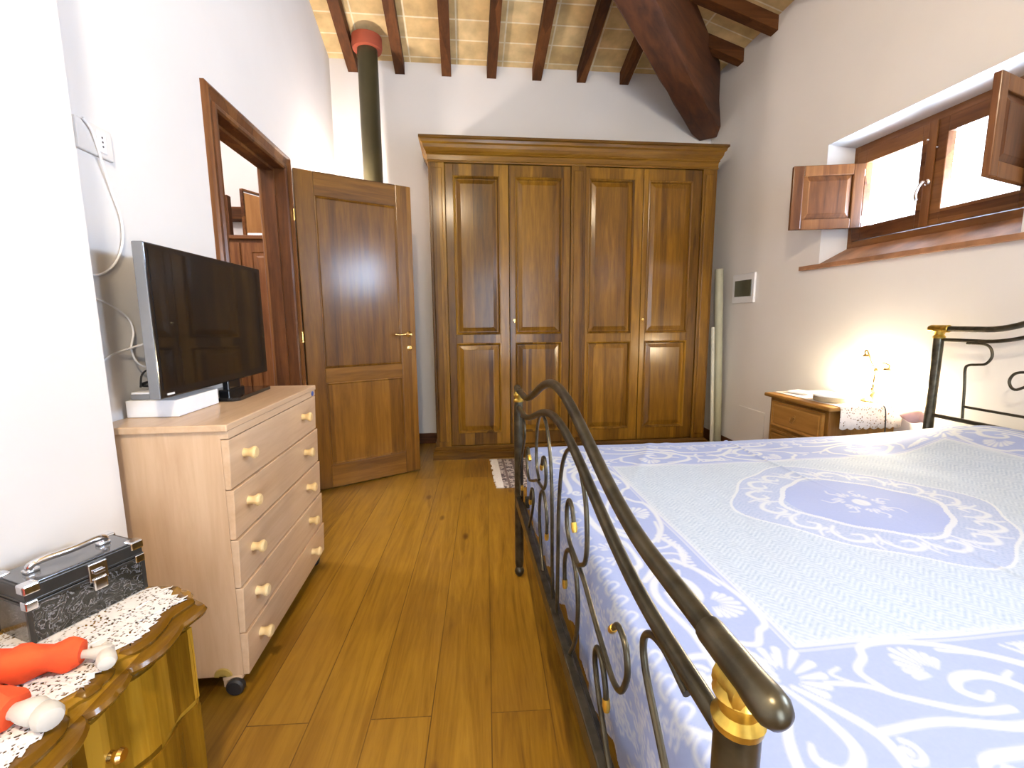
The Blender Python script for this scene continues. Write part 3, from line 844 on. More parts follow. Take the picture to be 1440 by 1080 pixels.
# bedside lamp
def bedlamp(x, y, z, label, grp):
    t = thing('bedside_lamp', label, 'lamp', (x, y, z), group=grp)
    bm = B(); lathe(bm, [(0, 0), (.052, 0), (.055, .006), (.040, .016), (.016, .024), (.010, .045), (.016, .06), (.009, .075), (.008, .15), (.014, .16), (.008, .175), (0, .175)], (x, y, z), 22); obj('base', bm, BRASS, t, smooth=True)
    for s, ez in ((1, .23), (-1, .17)):
        ex, ey = x - .0, y + s * .062
        bm = B(); tube(bm, catmull([(x, y, z + .165), (x, y + s * .03, z + .20), (x, y + s * .06, z + ez - .01 + .04), (ex, ey + s * .012, z + ez + .02), (ex, ey, z + ez)], 6), .004, 8); obj('arm', bm, BRASS, t, smooth=True)
        bm = B(); lathe(bm, [(0, .012), (.014, .010), (.020, 0), (.012, -.008), (0, -.008)], (ex, ey, z + ez), 16); obj('cap', bm, BRASS, t, smooth=True)
        bm = B(); lathe(bm, [(.012, -.008), (.024, -.02), (.038, -.045), (.048, -.075), (.046, -.075), (.036, -.045), (.022, -.021), (.011, -.010)], (ex, ey, z + ez), 24)
        obj('glass_shade', bm, GSHADE, t, smooth=True)
        bm = B(); sphere(bm, (ex, ey, z + ez - .040), .017, 1, 1, 1.25, 14, 10); obj('bulb', bm, BULB, t, smooth=True)
        L = bpy.data.lights.new('bedside_bulb', 'POINT'); L.energy = LAMP_W; L.color = (1.0, .84, .58); L.shadow_soft_size = .022
        lo = bpy.data.objects.new('bedside_bulb_light', L); lo.location = (ex - x, ey - y, ez - .085); lo.parent = t; col.objects.link(lo)
LAMP_W = 15
BULB = emit('lit_bulb', (1.0, .85, .6), 60)
def gshade():
    m = bpy.data.materials.new('lit_opal_glass'); m.use_nodes = True
    t = m.node_tree
    for n in list(t.nodes): t.nodes.remove(n)
    o = t.nodes.new('ShaderNodeOutputMaterial')
    a = t.nodes.new('ShaderNodeBsdfTranslucent'); a.inputs[0].default_value = (.95, .93, .88, 1)
    b = t.nodes.new('ShaderNodeBsdfTransparent'); e = t.nodes.new('ShaderNodeEmission'); e.inputs[0].default_value = (1, .9, .7, 1); e.inputs[1].default_value = 5
    x = t.nodes.new('ShaderNodeMixShader'); x.inputs[0].default_value = .4
    y = t.nodes.new('ShaderNodeAddShader')
    t.links.new(a.outputs[0], x.inputs[1]); t.links.new(b.outputs[0], x.inputs[2]); t.links.new(x.outputs[0], y.inputs[0]); t.links.new(e.outputs[0], y.inputs[1]); t.links.new(y.outputs[0], o.inputs[0])
    return m
GSHADE = gshade()
bedlamp(2.125, 2.14, ZT, 'lit two-armed brass bedside lamp with small glass shades on the nightstand', None)
bm = B(); tube(bm, catmull([(2.08, 2.09, ZT + .006), (2.08, 2.045, ZT + .006), (2.065, 2.020, ZT + .003), (2.075, 2.014, ZT - .02), (2.08, 2.012, ZT - .08), (2.09, 2.018, ZT - .16), (2.10, 2.02, .35)], 6), .003, 8)
tag(obj('lamp_cord', bm, BLACKP, loc=(2.06, 2.02, .3), smooth=True), 'thin black lamp cord hanging over the runner at the near end of the nightstand', 'cord')
# small pink cushion behind the bed head
bm = B(); sphere(bm, (2.135, 1.93, .63), .045, .8, 1.3, .8); sphere(bm, (2.14, 1.875, .625), .03, .8, 1.0, .9)
for v in bm.verts: v.co.z += .004 * math.sin(v.co.y * 90 + v.co.x * 60)
tag(obj('pink_cloth', bm, PINK, loc=(2.13, 1.92, .6), smooth=True), 'crumpled pink cloth tucked between the nightstand and the headboard post', 'cloth')

# ------------------------------------------------------------------ bed
BX0, BX1, BY0, BY1 = .22, 2.11, .315, 1.83
YM = (BY0 + BY1) / 2
bed = thing('bed', 'double bed with dark bronze wrought iron head and foot frames and worn gold fittings', 'bed', (1.15, YM, 0))
def rail_pts(x, zend, hump, n=60, y0=BY0, y1=BY1, flat=.20):
    out = []
    for i in range(n + 1):
        y = y0 + (y1 - y0) * i / n
        d = min(y - y0, y1 - y)
        half = (y1 - y0) / 2
        u_ = max(0, min(1, (d - flat) / (half - flat)))
        s = u_ * u_ * (3 - 2 * u_)
        s = 0.55 * s + .45 * math.sin(u_ * PI / 2) ** 2
        z = zend + hump * s
        out.append((x, y, z))
    return out
# foot: posts
for y in (BY0, BY1):
    bm = B(); lathe(bm, [(0, .045), (.0165, .045), (.0185, .06), (.0185, .77), (.0, .77)], (BX0, y, 0), 20)
    p = obj('foot_post', bm, IRON, bed, smooth=True)
    bm = B(); lathe(bm, [(0, 0), (.010, 0), (.019, .012), (.021, .024), (.016, .038), (.010, .045), (0, .045)], (BX0, y, 0), 18); obj('caster', bm, IRON, p, smooth=True)
    bm = B(); lathe(bm, [(0, .765), (.020, .765), (.0215, .772), (.016, .779), (.0175, .786), (.0215, .794), (.018, .802), (0, .805)], (BX0, y, 0), 22)
    sgn = -1 if y == BY0 else 1
    tube(bm, [(BX0, y - .018, .800), (BX0, y - .015, .800), (BX0, y + .015, .800), (BX0, y + .018, .800)], [.012, .0165, .0165, .012], 18)
    obj('collar', bm, GOLD, p, smooth=True, label='worn gold collar')
    bm = B()
    e = -sgn
    pr = [(.0108, .052), (.0130, .050), (.0136, .045), (.0136, .03), (.0140, .01), (.0140, -.015), (.0150, -.030), (.0146, -.040), (.0112, -.047), (.0045, -.051), (0, -.0515)]
    cc = V((BX0, y, .815))
    rings = [[bm.verts.new(cc + V((math.cos(a) * r, e * h, math.sin(a) * r))) for a in (2 * PI * k / 22 for k in range(22))] for r, h in [(.0, .052)] + pr]
    for i in range(len(rings) - 1):
        for k in range(22): bm.faces.new((rings[i][k], rings[i][(k + 1) % 22], rings[i + 1][(k + 1) % 22], rings[i + 1][k]))
    bmesh.ops.remove_doubles(bm, verts=bm.verts[:], dist=1e-5)
    obj('sleeve', bm, IRONW if 'IRONW' in globals() else IRON, p, smooth=True)
bm = B(); tube(bm, rail_pts(BX0, .815, .125, y0=BY0 + .03, y1=BY1 - .03, flat=.13), .0110, 16); obj('foot_top_rail', bm, IRON, bed, smooth=True)
bm = B(); tube(bm, rail_pts(BX0, .742, .118, y0=BY0 + .01, y1=BY1 - .01, flat=.12), .0098, 14); obj('foot_middle_rail', bm, IRON, bed, smooth=True)
bm = B(); box(bm, BX0 - .014, BX0 + .006, BY0 + .012, BY1 - .012, .318, .362, .003); box(bm, BX0 + .006, BX0 + .022, BY0 + .012, BY1 - .012, .318, .338, .002); obj('foot_lower_rail', bm, IRON, bed)
SC = {
 'A': [(.03, .365), (.035, .45), (.038, .55), (.045, .66), (.075, .76), (.14, .822), (.215, .822), (.275, .775), (.295, .70), (.285, .645), (.245, .615)],
 'B': [(.195, .675), (.178, .705), (.150, .712), (.132, .690), (.131, .650), (.155, .622), (.20, .612), (.275, .602), (.34, .578), (.41, .553), (.455, .542), (.49, .556), (.512, .60), (.502, .638), (.470, .646), (.447, .625)],
 'C': [(.115, .500), (.112, .545), (.135, .588), (.178, .604), (.215, .583), (.235, .53), (.230, .465), (.205, .41), (.170, .362)],
 'D': [(.46, .362), (.415, .415), (.375, .465), (.358, .505), (.370, .533), (.398, .528), (.418, .500), (.424, .475)],
 'E': [(.675, .718), (.62, .727), (.580, .715), (.563, .690), (.575, .655), (.615, .610), (.665, .555), (.705, .50), (.715, .44), (.69, .40), (.655, .405), (.645, .435)],
}
for s in (-1, 1):
    for k, pts in SC.items():
        P3 = catmull([(BX0, YM + s * u_, z) for u_, z in pts], 6)
        bm = B(); tube(bm, P3, .0048, 10)
        sc = obj('scroll', bm, IRON, bed, smooth=True)
        tips = {'B': (0, -1), 'D': (-1,), 'C': (0,), 'E': (-1,)}.get(k, ())
        for ti in tips:
            q = P3[ti]; r_ = (P3[ti] - P3[1 if ti == 0 else -2]).normalized()
            bm = B(); tube(bm, [q - r_ * .006, q + r_ * .006, q + r_ * .014], [.0062, .0068, .005], 10); obj('tip', bm, GOLD, sc, smooth=True, label='worn gold tip')
# side rails and mattress
for y in (BY0 + .005, BY1 - .035):
    bm = B(); box(bm, BX0 + .024, BX1 - .012, y, y + .03, .318, .36, .003); obj('side_rail', bm, IRON, bed)
bm = B(); box(bm, BX0 + .075, BX1 - .025, BY0 + .045, BY1 - .04, .362, .552, .03, 3); obj('mattress', bm, MATT, bed, smooth=True)
bm = B()
for i in range(8):
    x = BX0 + .2 + i * .22
    box(bm, x, x + .06, BY0 + .03, BY1 - .035, .340, .360)
obj('slat_base', bm, PINE, bed)
# head
def hrail(zend, hump, r, nm):
    bm = B(); tube(bm, rail_pts(BX1, zend, hump, y0=BY0 + .012, y1=BY1 - .012, flat=.17), r, 14); obj(nm, bm, IRON, bed, smooth=True)
for y in (BY0, BY1):
    bm = B(); lathe(bm, [(0, .0), (.016, 0), (.019, .03), (.019, 1.005), (0, 1.005)], (BX1, y, 0), 20); p = obj('head_post', bm, IRON, bed, smooth=True)
    bm = B(); lathe(bm, [(0, 1.0), (.021, 1.0), (.023, 1.008), (.017, 1.016), (.020, 1.026), (.024, 1.032), (.02, 1.04), (0, 1.04)], (BX1, y, 0), 20)
    tube(bm, [(BX1, y - .040, 1.043), (BX1, y - .038, 1.043), (BX1, y + .036, 1.043), (BX1, y + .046, 1.043), (BX1, y + .050, 1.043)], [.014, .0165, .0165, .013, .006], 16)
    obj('collar', bm, GOLD, p, smooth=True, label='worn gold tee fitting')
hrail(1.043, .20, .012, 'head_top_rail'); hrail(.995, .16, .0078, 'head_middle_rail')
bm = B(); tube(bm, [(BX1, BY0, .655), (BX1, BY1, .655)], .009, 10); obj('head_lower_rail', bm, IRON, bed, smooth=True)
bm = B(); tube(bm, [(BX1, YM - .622, .716), (BX1, YM + .622, .716)], .0055, 10); obj('head_cross_bar', bm, IRON, bed, smooth=True)
for s in (-1, 1):
    H = [[(.62, .665), (.628, .80), (.634, .875), (.622, .893), (.59, .898), (.56, .905), (.542, .935), (.552, .970), (.58, .984), (.64, .984)],
         [(.30, .72), (.34, .80), (.40, .835), (.45, .815), (.472, .842), (.455, .878), (.40, .885), (.34, .87), (.28, .90), (.26, .97), (.27, 1.02)],
         [(.06, .72), (.10, .84), (.20, .90), (.22, .98), (.15, 1.03), (.08, .99), (.11, .94)]]
    for pts in H:
        bm = B(); tube(bm, catmull([(BX1, YM + s * u_, z) for u_, z in pts], 6), .0052, 10); obj('scroll', bm, IRON, bed, smooth=True)

# ------------------------------------------------------------------ bedspread, damask drawn as a colour attribute
CX0, CX1, CY0, CY1 = .285, 2.075, .335, 1.800        # edges of the flat top
DROPF, DROPS, STEP = .34, .33, .0031
def build_spread():
    s = np.arange(-DROPF, (CX1 - CX0) + 1e-6, STEP)
    tt = np.arange(-DROPS, (CY1 - CY0) + DROPS + 1e-6, STEP)
    S, T = np.meshgrid(s, tt, indexing='ij')
    W = CY1 - CY0
    r = .03
    def edge(d):                      # d = length past the edge: returns (outward, down)
        a = np.clip(d / r, 0, PI / 2)
        out = r * np.sin(a); dn = r * (1 - np.cos(a)) + np.maximum(0, d - r * PI / 2)
        return out, dn
    dS = np.maximum(0, -S); dTn = np.maximum(0, -T); dTf = np.maximum(0, T - W)
    oS, nS = edge(dS); oTn, nTn = edge(dTn); oTf, nTf = edge(dTf)
    X = CX0 + np.maximum(S, 0) - oS
    Y = CY0 + np.clip(T, 0, W) - oTn + oTf
    dn = np.maximum(nS, np.maximum(nTn, nTf))
    # gentle hanging folds
    fS = np.clip((nS - .03) / .25, 0, 1); fT = np.clip((np.maximum(nTn, nTf) - .03) / .25, 0, 1)
    X = X + fS * (.012 + .012 * np.sin(T * 21 + 1.3 * np.sin(T * 6)) + .006 * np.sin(T * 47)) 
    sg = np.where(T < W / 2, -1, 1)
    Y = Y - sg * fT * (-.004 + .010 * np.sin(S * 19 + 1.1 * np.sin(S * 5)))
    top = .574 + .004 * np.sin(S * 5 + 1) * np.sin(T * 6) + .0015 * np.sin(S * 23 + T * 9) * np.sin(T * 17)
    xx = X
    # pillows under the head end
    g = np.clip((xx - (1.50 + .12 * (T / W))) / .42, 0, 1); g = g * g * (3 - 2 * g)
    gy = .96 + .04 * np.cos((T / W - .5) * 4 * PI + PI)
    pil = .098 * g * gy * np.sin(np.clip(T / .30 + .2, 0, 1) * PI / 2) * np.sin(np.clip((W - T) / .34 + .12, 0, 1) * PI / 2)
    # crease of the fold across the middle
    cr = .0045 * np.exp(-((xx - 1.115 - .004 * np.sin(T * 5)) / .006) ** 2) * np.clip(np.sin((T / W) * 9) + .6, .1, 1)
    wr = .003 * np.exp(-((xx - .60 - (T - 1.15) * .55) / .022) ** 2) * np.clip((T - .9) * 3, 0, 1)
    wr += .0025 * np.exp(-((xx - .78 - (T - 1.2) * .25) / .022) ** 2) * np.clip((T - .95) * 3, 0, 1)
    Z = top + pil + cr + wr - dn
    # scalloped hem
    hem = .008 * np.sin((T if True else S) * 2 * PI / .06)
    Z = np.maximum(Z, .20)
    return S, T, X, Y, Z, W
S, T, X, Y, Z, W = build_spread()
ns, ntt = S.shape
PAT = np.zeros((ns, ntt)); FLD = np.zeros((ns, ntt))
s0, t0 = S[0, 0], T[0, 0]
# raster helpers working in cloth coordinates (world x, y on the top)
def stamp(cx, cy, rad):
    i0 = int((cx - CX0 - s0 - rad) / STEP) - 1; i1 = int((cx - CX0 - s0 + rad) / STEP) + 2
    j0 = int((cy - CY0 - t0 - rad) / STEP) - 1; j1 = int((cy - CY0 - t0 + rad) / STEP) + 2
    i0, j0 = max(i0, 0), max(j0, 0); i1, j1 = min(i1, ns), min(j1, ntt)
    if i0 >= i1 or j0 >= j1: return
    d = np.hypot(S[i0:i1, j0:j1] + CX0 - cx, T[i0:i1, j0:j1] + CY0 - cy)
    v = np.clip((rad - d) / (STEP * 1.5) + .5, 0, 1)
    PAT[i0:i1, j0:j1] = np.maximum(PAT[i0:i1, j0:j1], v)
def stroke(pts, w0, w1=None, wm=None):
    P = catmull([(p[0], p[1], 0) for p in pts], 10)
    n = len(P)
    for a in range(n - 1):
        L = (P[a + 1] - P[a]).length; k = max(1, int(L / (STEP * .7)))
        for b in range(k):
            f = (a + b / k) / (n - 1); q = P[a].lerp(P[a + 1], b / k)
            w = w0 + ((w1 if w1 is not None else w0) - w0) * f
            if wm: w = w + (wm - w) * math.sin(f * PI)
            stamp(q.x, q.y, w)
class Fr:                                   # local frame: a along the border, b towards the field
    def __init__(s, o, a, b): s.o, s.a, s.b = o, a, b
    def __call__(s, u, v): return (s.o[0] + s.a[0] * u + s.b[0] * v, s.o[1] + s.a[1] * u + s.b[1] * v)
    def st(s, pts, w0, w1=None, wm=None): stroke([s(*p) for p in pts], w0, w1, wm)
def spiral(f, cx, cy, r0, r1, a0, turns, w0, w1):
    n = 14; f.st([(cx + (r0 + (r1 - r0) * i / n) * math.cos(a0 + turns * 2 * PI * i / n), cy + (r0 + (r1 - r0) * i / n) * math.sin(a0 + turns * 2 * PI * i / n)) for i in range(n + 1)], w0, w1)
def palmette(f, u, v, sz, a0=PI / 2, n=9, sp=2.2):
    for k in range(n):
        a = a0 + (k - (n - 1) / 2) * sp / (n - 1)
        L = sz * (1 - .35 * abs(k - (n - 1) / 2) / ((n - 1) / 2))
        f.st([(u + math.cos(a) * L * .36, v + math.sin(a) * L * .36), (u + math.cos(a) * L * .6, v + math.sin(a) * L * .6), (u + math.cos(a) * L, v + math.sin(a) * L)], .0012, .0056 * sz / .06)
def unit(f, m=1):                           # one scroll unit about .40 long, .22 deep, v=0 at the field line
    q = lambda pts: [(m * a, b) for a, b in pts]
    F = Fr(f(0, 0), (f.a[0] * m, f.a[1] * m), f.b)
    F.st([(-.19, -.155), (-.10, -.150), (.0, -.165), (.055, -.150), (.075, -.115), (.045, -.085), (.0, -.085), (-.02, -.105), (0, -.122), (.022, -.112)], .0055, .003, .0085)
    F.st([(-.20, -.075), (-.15, -.085), (-.11, -.11), (-.04, -.138), (.02, -.140)], .004, .006)
    F.st([(.20, -.10), (.14, -.105), (.09, -.14), (.06, -.17)], .004, .006, .009)
    F.st([(.21, -.145), (.13, -.15), (.10, -.175), (.02, -.195), (-.09, -.20), (-.12, -.215)], .004, .004, .009)
    F.st([(.03, -.03), (.09, -.045), (.135, -.08), (.125, -.115), (.085, -.12), (.07, -.095), (.095, -.08)], .004, .003, .006)
    F.st([(-.125, -.10), (-.135, -.06), (-.105, -.035), (-.085, -.012), (-.02, -.008), (.05, -.022), (.10, -.045), (.14, -.07)], .0055, .004, .006)
    palmette(F, -.022, -.078, .060, 2.0, 9, 2.3)
    F.st([(.145, -.03), (.165, -.06), (.17, -.10), (.19, -.13)], .003, .005)
    for k in range(4): F.st([(.16 + .012 * k, -.028), (.19 + .02 * k, -.04 - .006 * k), (.215 + .012 * k, -.035)], .002, .004, .005)
    spiral(F, -.185, -.185, .002, .018, 0, 1.2, .004, .004)
    F.st([(-.16, -.05), (-.18, -.06), (-.16, -.08)], .003)
    palmette(F, .20, -.19, .035, -.6, 5, 2.0)
def loops(f, u0, u1, v, step=.05):
    u = u0
    while u < u1:
        f.st([(u, v), (u + .018, v + .022), (u + .030, v + .016), (u + .020, v - .002), (u + .005, v - .008), (u - .010, v - .006)], .0026)
        f.st([(u + .028, v - .004), (u + .036, v + .006)], .0032)
        u += step
FX0, FX1, FY0, FY1 = .52, 1.83, .615, 1.520
# field of herringbone
inside = (S + CX0 > FX0) & (S + CX0 < FX1) & (T + CY0 > FY0) & (T + CY0 < FY1)
FLD[inside] = 1
mx, my = 1.11, 1.12
# border lines
for d, w in ((0, .0030), (-.010, .0016), (.008, .0012)):
    a, b, c, e = FX0 + d, FX1 - d, FY0 + d, FY1 - d
    for p, q in (((a, c), (b, c)), ((b, c), (b, e)), ((b, e), (a, e)), ((a, e), (a, c))): stroke([p, ((p[0] + q[0]) / 2, (p[1] + q[1]) / 2), q], w)
near = Fr((0, FY0), (1, 0), (0, 1)); far = Fr((0, FY1), (1, 0), (0, -1))
foot = Fr((FX0, 0), (0, 1), (1, 0)); head = Fr((FX1, 0), (0, 1), (-1, 0))
for F0, us in ((near, ((.71, 1), (1.13, -1), (1.55, 1))), (far, ((.71, 1), (1.13, -1), (1.55, 1)))):
    for u0, m in us: unit(Fr(F0(u0, 0), F0.a, F0.b), m)
    loops(F0, .50, 1.95, -.235)
for F0, us in ((foot, ((.76, 1), (1.12, -1), (1.42, 1))), (head, ((.76, 1), (1.12, -1), (1.42, 1)))):
    for u0, m in us: unit(Fr(F0(u0, 0), F0.a, F0.b), m)
    loops(F0, .45, 1.75, -.245)
for (cx, cy, a0) in ((FX0, FY0, -2.36), (FX0, FY1, 2.36), (FX1, FY0, -.78), (FX1, FY1, .78)):
    F = Fr((cx, cy), (1, 0), (0, 1)); k = (math.cos(a0), math.sin(a0))
    palmette(F, k[0] * .09, k[1] * .09, .075, a0 + PI, 9, 3.0)
    for sg in (-1, 1):
        pr = (-k[1] * sg, k[0] * sg)
        L = lambda a, b: (k[0] * a + pr[0] * b, k[1] * a + pr[1] * b)
        F.st([L(.11, .0), L(.13, .05), L(.16, .085), L(.20, .08), L(.205, .05), L(.185, .04)], .004, .003, .008)
        F.st([L(.10, .01), L(.105, .06), L(.12, .11), L(.16, .14)], .004, .004, .007)
        F.st([L(.14, .01), L(.20, .02), L(.25, .05), L(.26, .10)], .004, .003, .007)
# medallion
th = np.arctan2((T + CY0 - my) / .185, (S + CX0 - mx) / .205)
rr = np.hypot((S + CX0 - mx) / .205, (T + CY0 - my) / .185)
lob = 1 + .07 * np.cos(4 * th) + .03 * np.cos(8 * th)
FLD[(rr < 1.65 * lob)] = .45
FLD[rr < 1.0] = 0
band = (rr > 1.0 * lob) & (rr < 1.65 * lob)
PAT[(np.abs(rr - 1.02 * lob) < .035)] = 1
PAT[(np.abs(rr - 1.66 * lob) < .02)] = 1
F = Fr((mx, my), (1, 0), (0, 1))
for k in range(16):
    a = 2 * PI * k / 16
    e = (math.cos(a), math.sin(a)); q = (-e[1], e[0])
    G = lambda r_, s_: ((e[0] * r_ + q[0] * s_) * .205, (e[1] * r_ + q[1] * s_) * .185)
    F.st([G(1.1, -.2), G(1.3, -.18), G(1.45, 0), G(1.35, .18), G(1.2, .12), G(1.25, 0)], .004, .003, .007)
    F.st([G(1.5, -.25), G(1.35, -.3), G(1.2, -.25)], .003, .005)
    palmette(Fr((mx + G(1.18, .3)[0], my + G(1.18, .3)[1]), (1, 0), (0, 1)), 0, 0, .035, a, 5, 1.8)
for k in range(7):
    a = 2 * PI * k / 7
    palmette(F, .035 * math.cos(a), .035 * math.sin(a), .035, a, 5, 1.6)
    F.st([(.05 * math.cos(a), .05 * math.sin(a)), (.08 * math.cos(a + .3), .08 * math.sin(a + .3)), (.10 * math.cos(a + .1), .10 * math.sin(a + .1))], .003, .002)
stamp(mx, my, .022)
# sprigs woven over the hanging sides
rg = random.Random(11)
for i in range(900):
    side = rg.random()
    if side < .5: q = (CX0 - rg.uniform(.02, .36), rg.uniform(CY0 - .1, CY1 + .1))
    else: q = (rg.uniform(CX0, CX1), CY0 - rg.uniform(.02, .33))
    a = rg.uniform(0, 6.28)
    Fq = Fr(q, (math.cos(a), math.sin(a)), (-math.sin(a), math.cos(a)))
    for k in range(4):
        b = k * PI / 2
        Fq.st([(0, 0), (.011 * math.cos(b + .3), .011 * math.sin(b + .3)), (.016 * math.cos(b), .016 * math.sin(b))], .0012, .0032)
# pale band between field and outer line
me = bpy.data.meshes.new('bedspread')
verts = np.stack([X, Y, Z], -1).reshape(-1, 3) - np.array([1.15, YM, .57])
idx = np.arange(ns * ntt).reshape(ns, ntt)
quads = np.stack([idx[:-1, :-1], idx[1:, :-1], idx[1:, 1:], idx[:-1, 1:]], -1).reshape(-1, 4)
# leave out the cloth corners where both sides hang and the cloth folds away
Sq = S[:-1, :-1].reshape(-1); Tq = T[:-1, :-1].reshape(-1)
hemf = .300 + .007 * np.sin(Tq * 2 * PI / .07)
hems = .30 + .007 * np.sin(Sq * 2 * PI / .07)
cut = (-Sq > hemf) | (-Tq > hems) | ((Tq - W) > hems) | ((Sq < -.03) & (Tq < -.03) & ((-Sq + .0) + (-Tq) > .33)) | ((Sq < -.03) & (Tq > W + .03) & ((-Sq) + (Tq - W) > .33))
quads = quads[~cut]
me.vertices.add(len(verts)); me.vertices.foreach_set('co', verts.astype(np.float32).ravel())
me.loops.add(quads.size); me.loops.foreach_set('vertex_index', quads.astype(np.int32).ravel())
me.polygons.add(len(quads)); me.polygons.foreach_set('loop_start', np.arange(0, quads.size, 4, dtype=np.int32))
me.update(calc_edges=True)
me.polygons.foreach_set('use_smooth', np.ones(len(quads), dtype=bool))
ca = me.color_attributes.new('Pattern', 'FLOAT_COLOR', 'POINT')
colr = np.zeros((ns * ntt, 4), np.float32); colr[:, 0] = PAT.ravel() * .9; colr[:, 1] = FLD.ravel(); colr[:, 3] = 1
ca.data.foreach_set('color', colr.ravel())
uvl = me.uv_layers.new(name='UVMap')
uvv = np.stack([(S + CX0).ravel(), (T + CY0).ravel()], -1)[quads.ravel()]
uvl.data.foreach_set('uv', uvv.astype(np.float32).ravel())
bmx = bmesh.new(); bmx.from_mesh(me)
bmesh.ops.delete(bmx, geom=[v for v in bmx.verts if not v.link_faces], context='VERTS')
bmx.to_mesh(me); bmx.free()
me.materials.append(SPREAD); me.validate()
o = bpy.data.objects.new('bedspread', me); col.objects.link(o); o.location = (1.15, YM, .57)
tag(o, 'pale blue and white damask bedspread with scroll border covering the bed', 'bedspread')

# ------------------------------------------------------------------ rug
t = thing('rug', 'small patterned rug with white fringe on the floor in front of the wardrobe', 'rug', (.95, 3.16, 0))
bm = B(); box(bm, .245, 1.65, 2.86, 3.47, .001, .009, .002); obj('pile', bm, RUG, t)
for e, sx in ((.245, -1), (1.65, 1)):
    # one comb-shaped strip of knotted fringe at each end
    bm = B(); pts_ = []
    n_ = 46
    for i in range(n_):
        y = 2.864 + i * .0133; l = random.uniform(.045, .062)
        pts_ += [(e + sx * .030, y + .0004), (e + sx * l, y + .002 + random.uniform(-.002, .002)), (e + sx * l, y + .0095 + random.uniform(-.002, .002)), (e + sx * .030, y + .0125)]
    pts_ += [(e, 2.864 + n_ * .0133), (e, 2.862)]
    prism(bm, pts_, .0015, .0075)
    obj('fringe', bm, FRINGE, t, label='white cotton fringe')

# ------------------------------------------------------------------ chest of drawers
CXF, CXB, CYN, CYF, CZ = -.655, -.992, 1.305, 2.055, .82
t = thing('chest_of_drawers', 'pale beech chest of five drawers on wheels with round pine knobs under the television', 'chest of drawers', (-.82, 1.68, 0))
bm = B()
box(bm, CXB, CXF - .0182, CYN, CYN + .018, .055, CZ - .02, .001); box(bm, CXB, CXF - .0182, CYF - .018, CYF, .055, CZ - .02, .001)
box(bm, CXB, CXB + .008, CYN + .018, CYF - .018, .06, CZ - .02); box(bm, CXB, CXF - .03, CYN + .018, CYF - .018, .055, .073)
obj('carcass', bm, CHESTW['z'], t)
bm = B(); box(bm, CXB - .004, CXF + .006, CYN - .010, CYF + .010, CZ - .02, CZ, .003); obj('top', bm, CHESTW['y'], t)
bm = B(); hexa(bm, [(CXF - .02, CYN, .778), (CXF + .004, CYN, .778), (CXF + .004, CYF, .778), (CXF - .02, CYF, .778), (CXF - .02, CYN, .80), (CXF + .004, CYN, .80), (CXF + .004, CYF, .80), (CXF - .02, CYF, .80)]); obj('apron', bm, CHESTW['y'], t)
zz = [.055, .190, .332, .480, .629, .776]
for i in range(5):
    a, b = zz[i] + .0015, zz[i + 1] - .0015
    xt, xb = CXF + .004, CXF - .002
    bm = B(); hexa(bm, [(CXF - .018, CYN, a), (xb, CYN, a), (xb, CYF, a), (CXF - .018, CYF, a), (CXF - .018, CYN, b), (xt, CYN, b), (xt, CYF, b), (CXF - .018, CYF, b)])
    bmesh.ops.recalc_face_normals(bm, faces=bm.faces[:]); bmesh.ops.bevel(bm, geom=bm.edges[:], offset=.0015, segments=1, affect='EDGES')
    dr = obj('drawer', bm, CHESTW['y'], t)
    for y in (CYN + .085, CYF - .165):
        bm = B(); lathe(bm, [(0, 0), (.0135, 0), (.0125, .006), (.0115, .012), (.0135, .020), (.0185, .027), (.0185, .032), (.014, .037), (0, .038)], (CXF + .001, y, (a + b) / 2 + .012), 18, 'x'); obj('knob', bm, PINE, dr, smooth=True)
bm = B(); lathe(bm, [(0, 0), (.014, 0), (.014, .0012), (0, .0012)], (CXF + .0045, CYF - .035, .789), 20, 'x')
for v in bm.verts: v.co.z = .789 + (v.co.z - .789) * .75
obj('sticker', bm, BLUES, t, label='small round blue sticker')
for x in (CXF - .05, CXB + .05):
    for y in (CYN + .03, CYF - .03):
        yy = y - .012 if y < 1.7 else y
        bm = B(); box(bm, x - .028, x + .028, yy - .020, yy + .020, .040, .056, .004)
        box(bm, x - .026, x + .026, yy - .019, yy - .015, .020, .045, .003)
        cs = obj('caster_housing', bm, CHESTW['z'], t)
        bm = B(); lathe(bm, [(0, -.012), (.020, -.012), (.0255, -.007), (.0255, .007), (.020, .012), (0, .012)], (x + .010, yy - (.024 if y < 1.7 else .004), .026), 20, 'y'); obj('wheel', bm, BLACKP, cs, smooth=True)
bm = B()
for k in range(1):
    lathe(bm, [(0, 0), (.026, 0), (.024, .004), (.010, .006), (.010, .003), (0, .003)], (CXF - .075, CYN, .057), 24, '-y')
for v in bm.verts:
    if v.co.z < .0575: v.co.z = .0575
obj('cam_cover', bm, plain('yellow_plastic', (.36, .25, .06), .4), t, smooth=True, label='yellow half-round plastic cover')

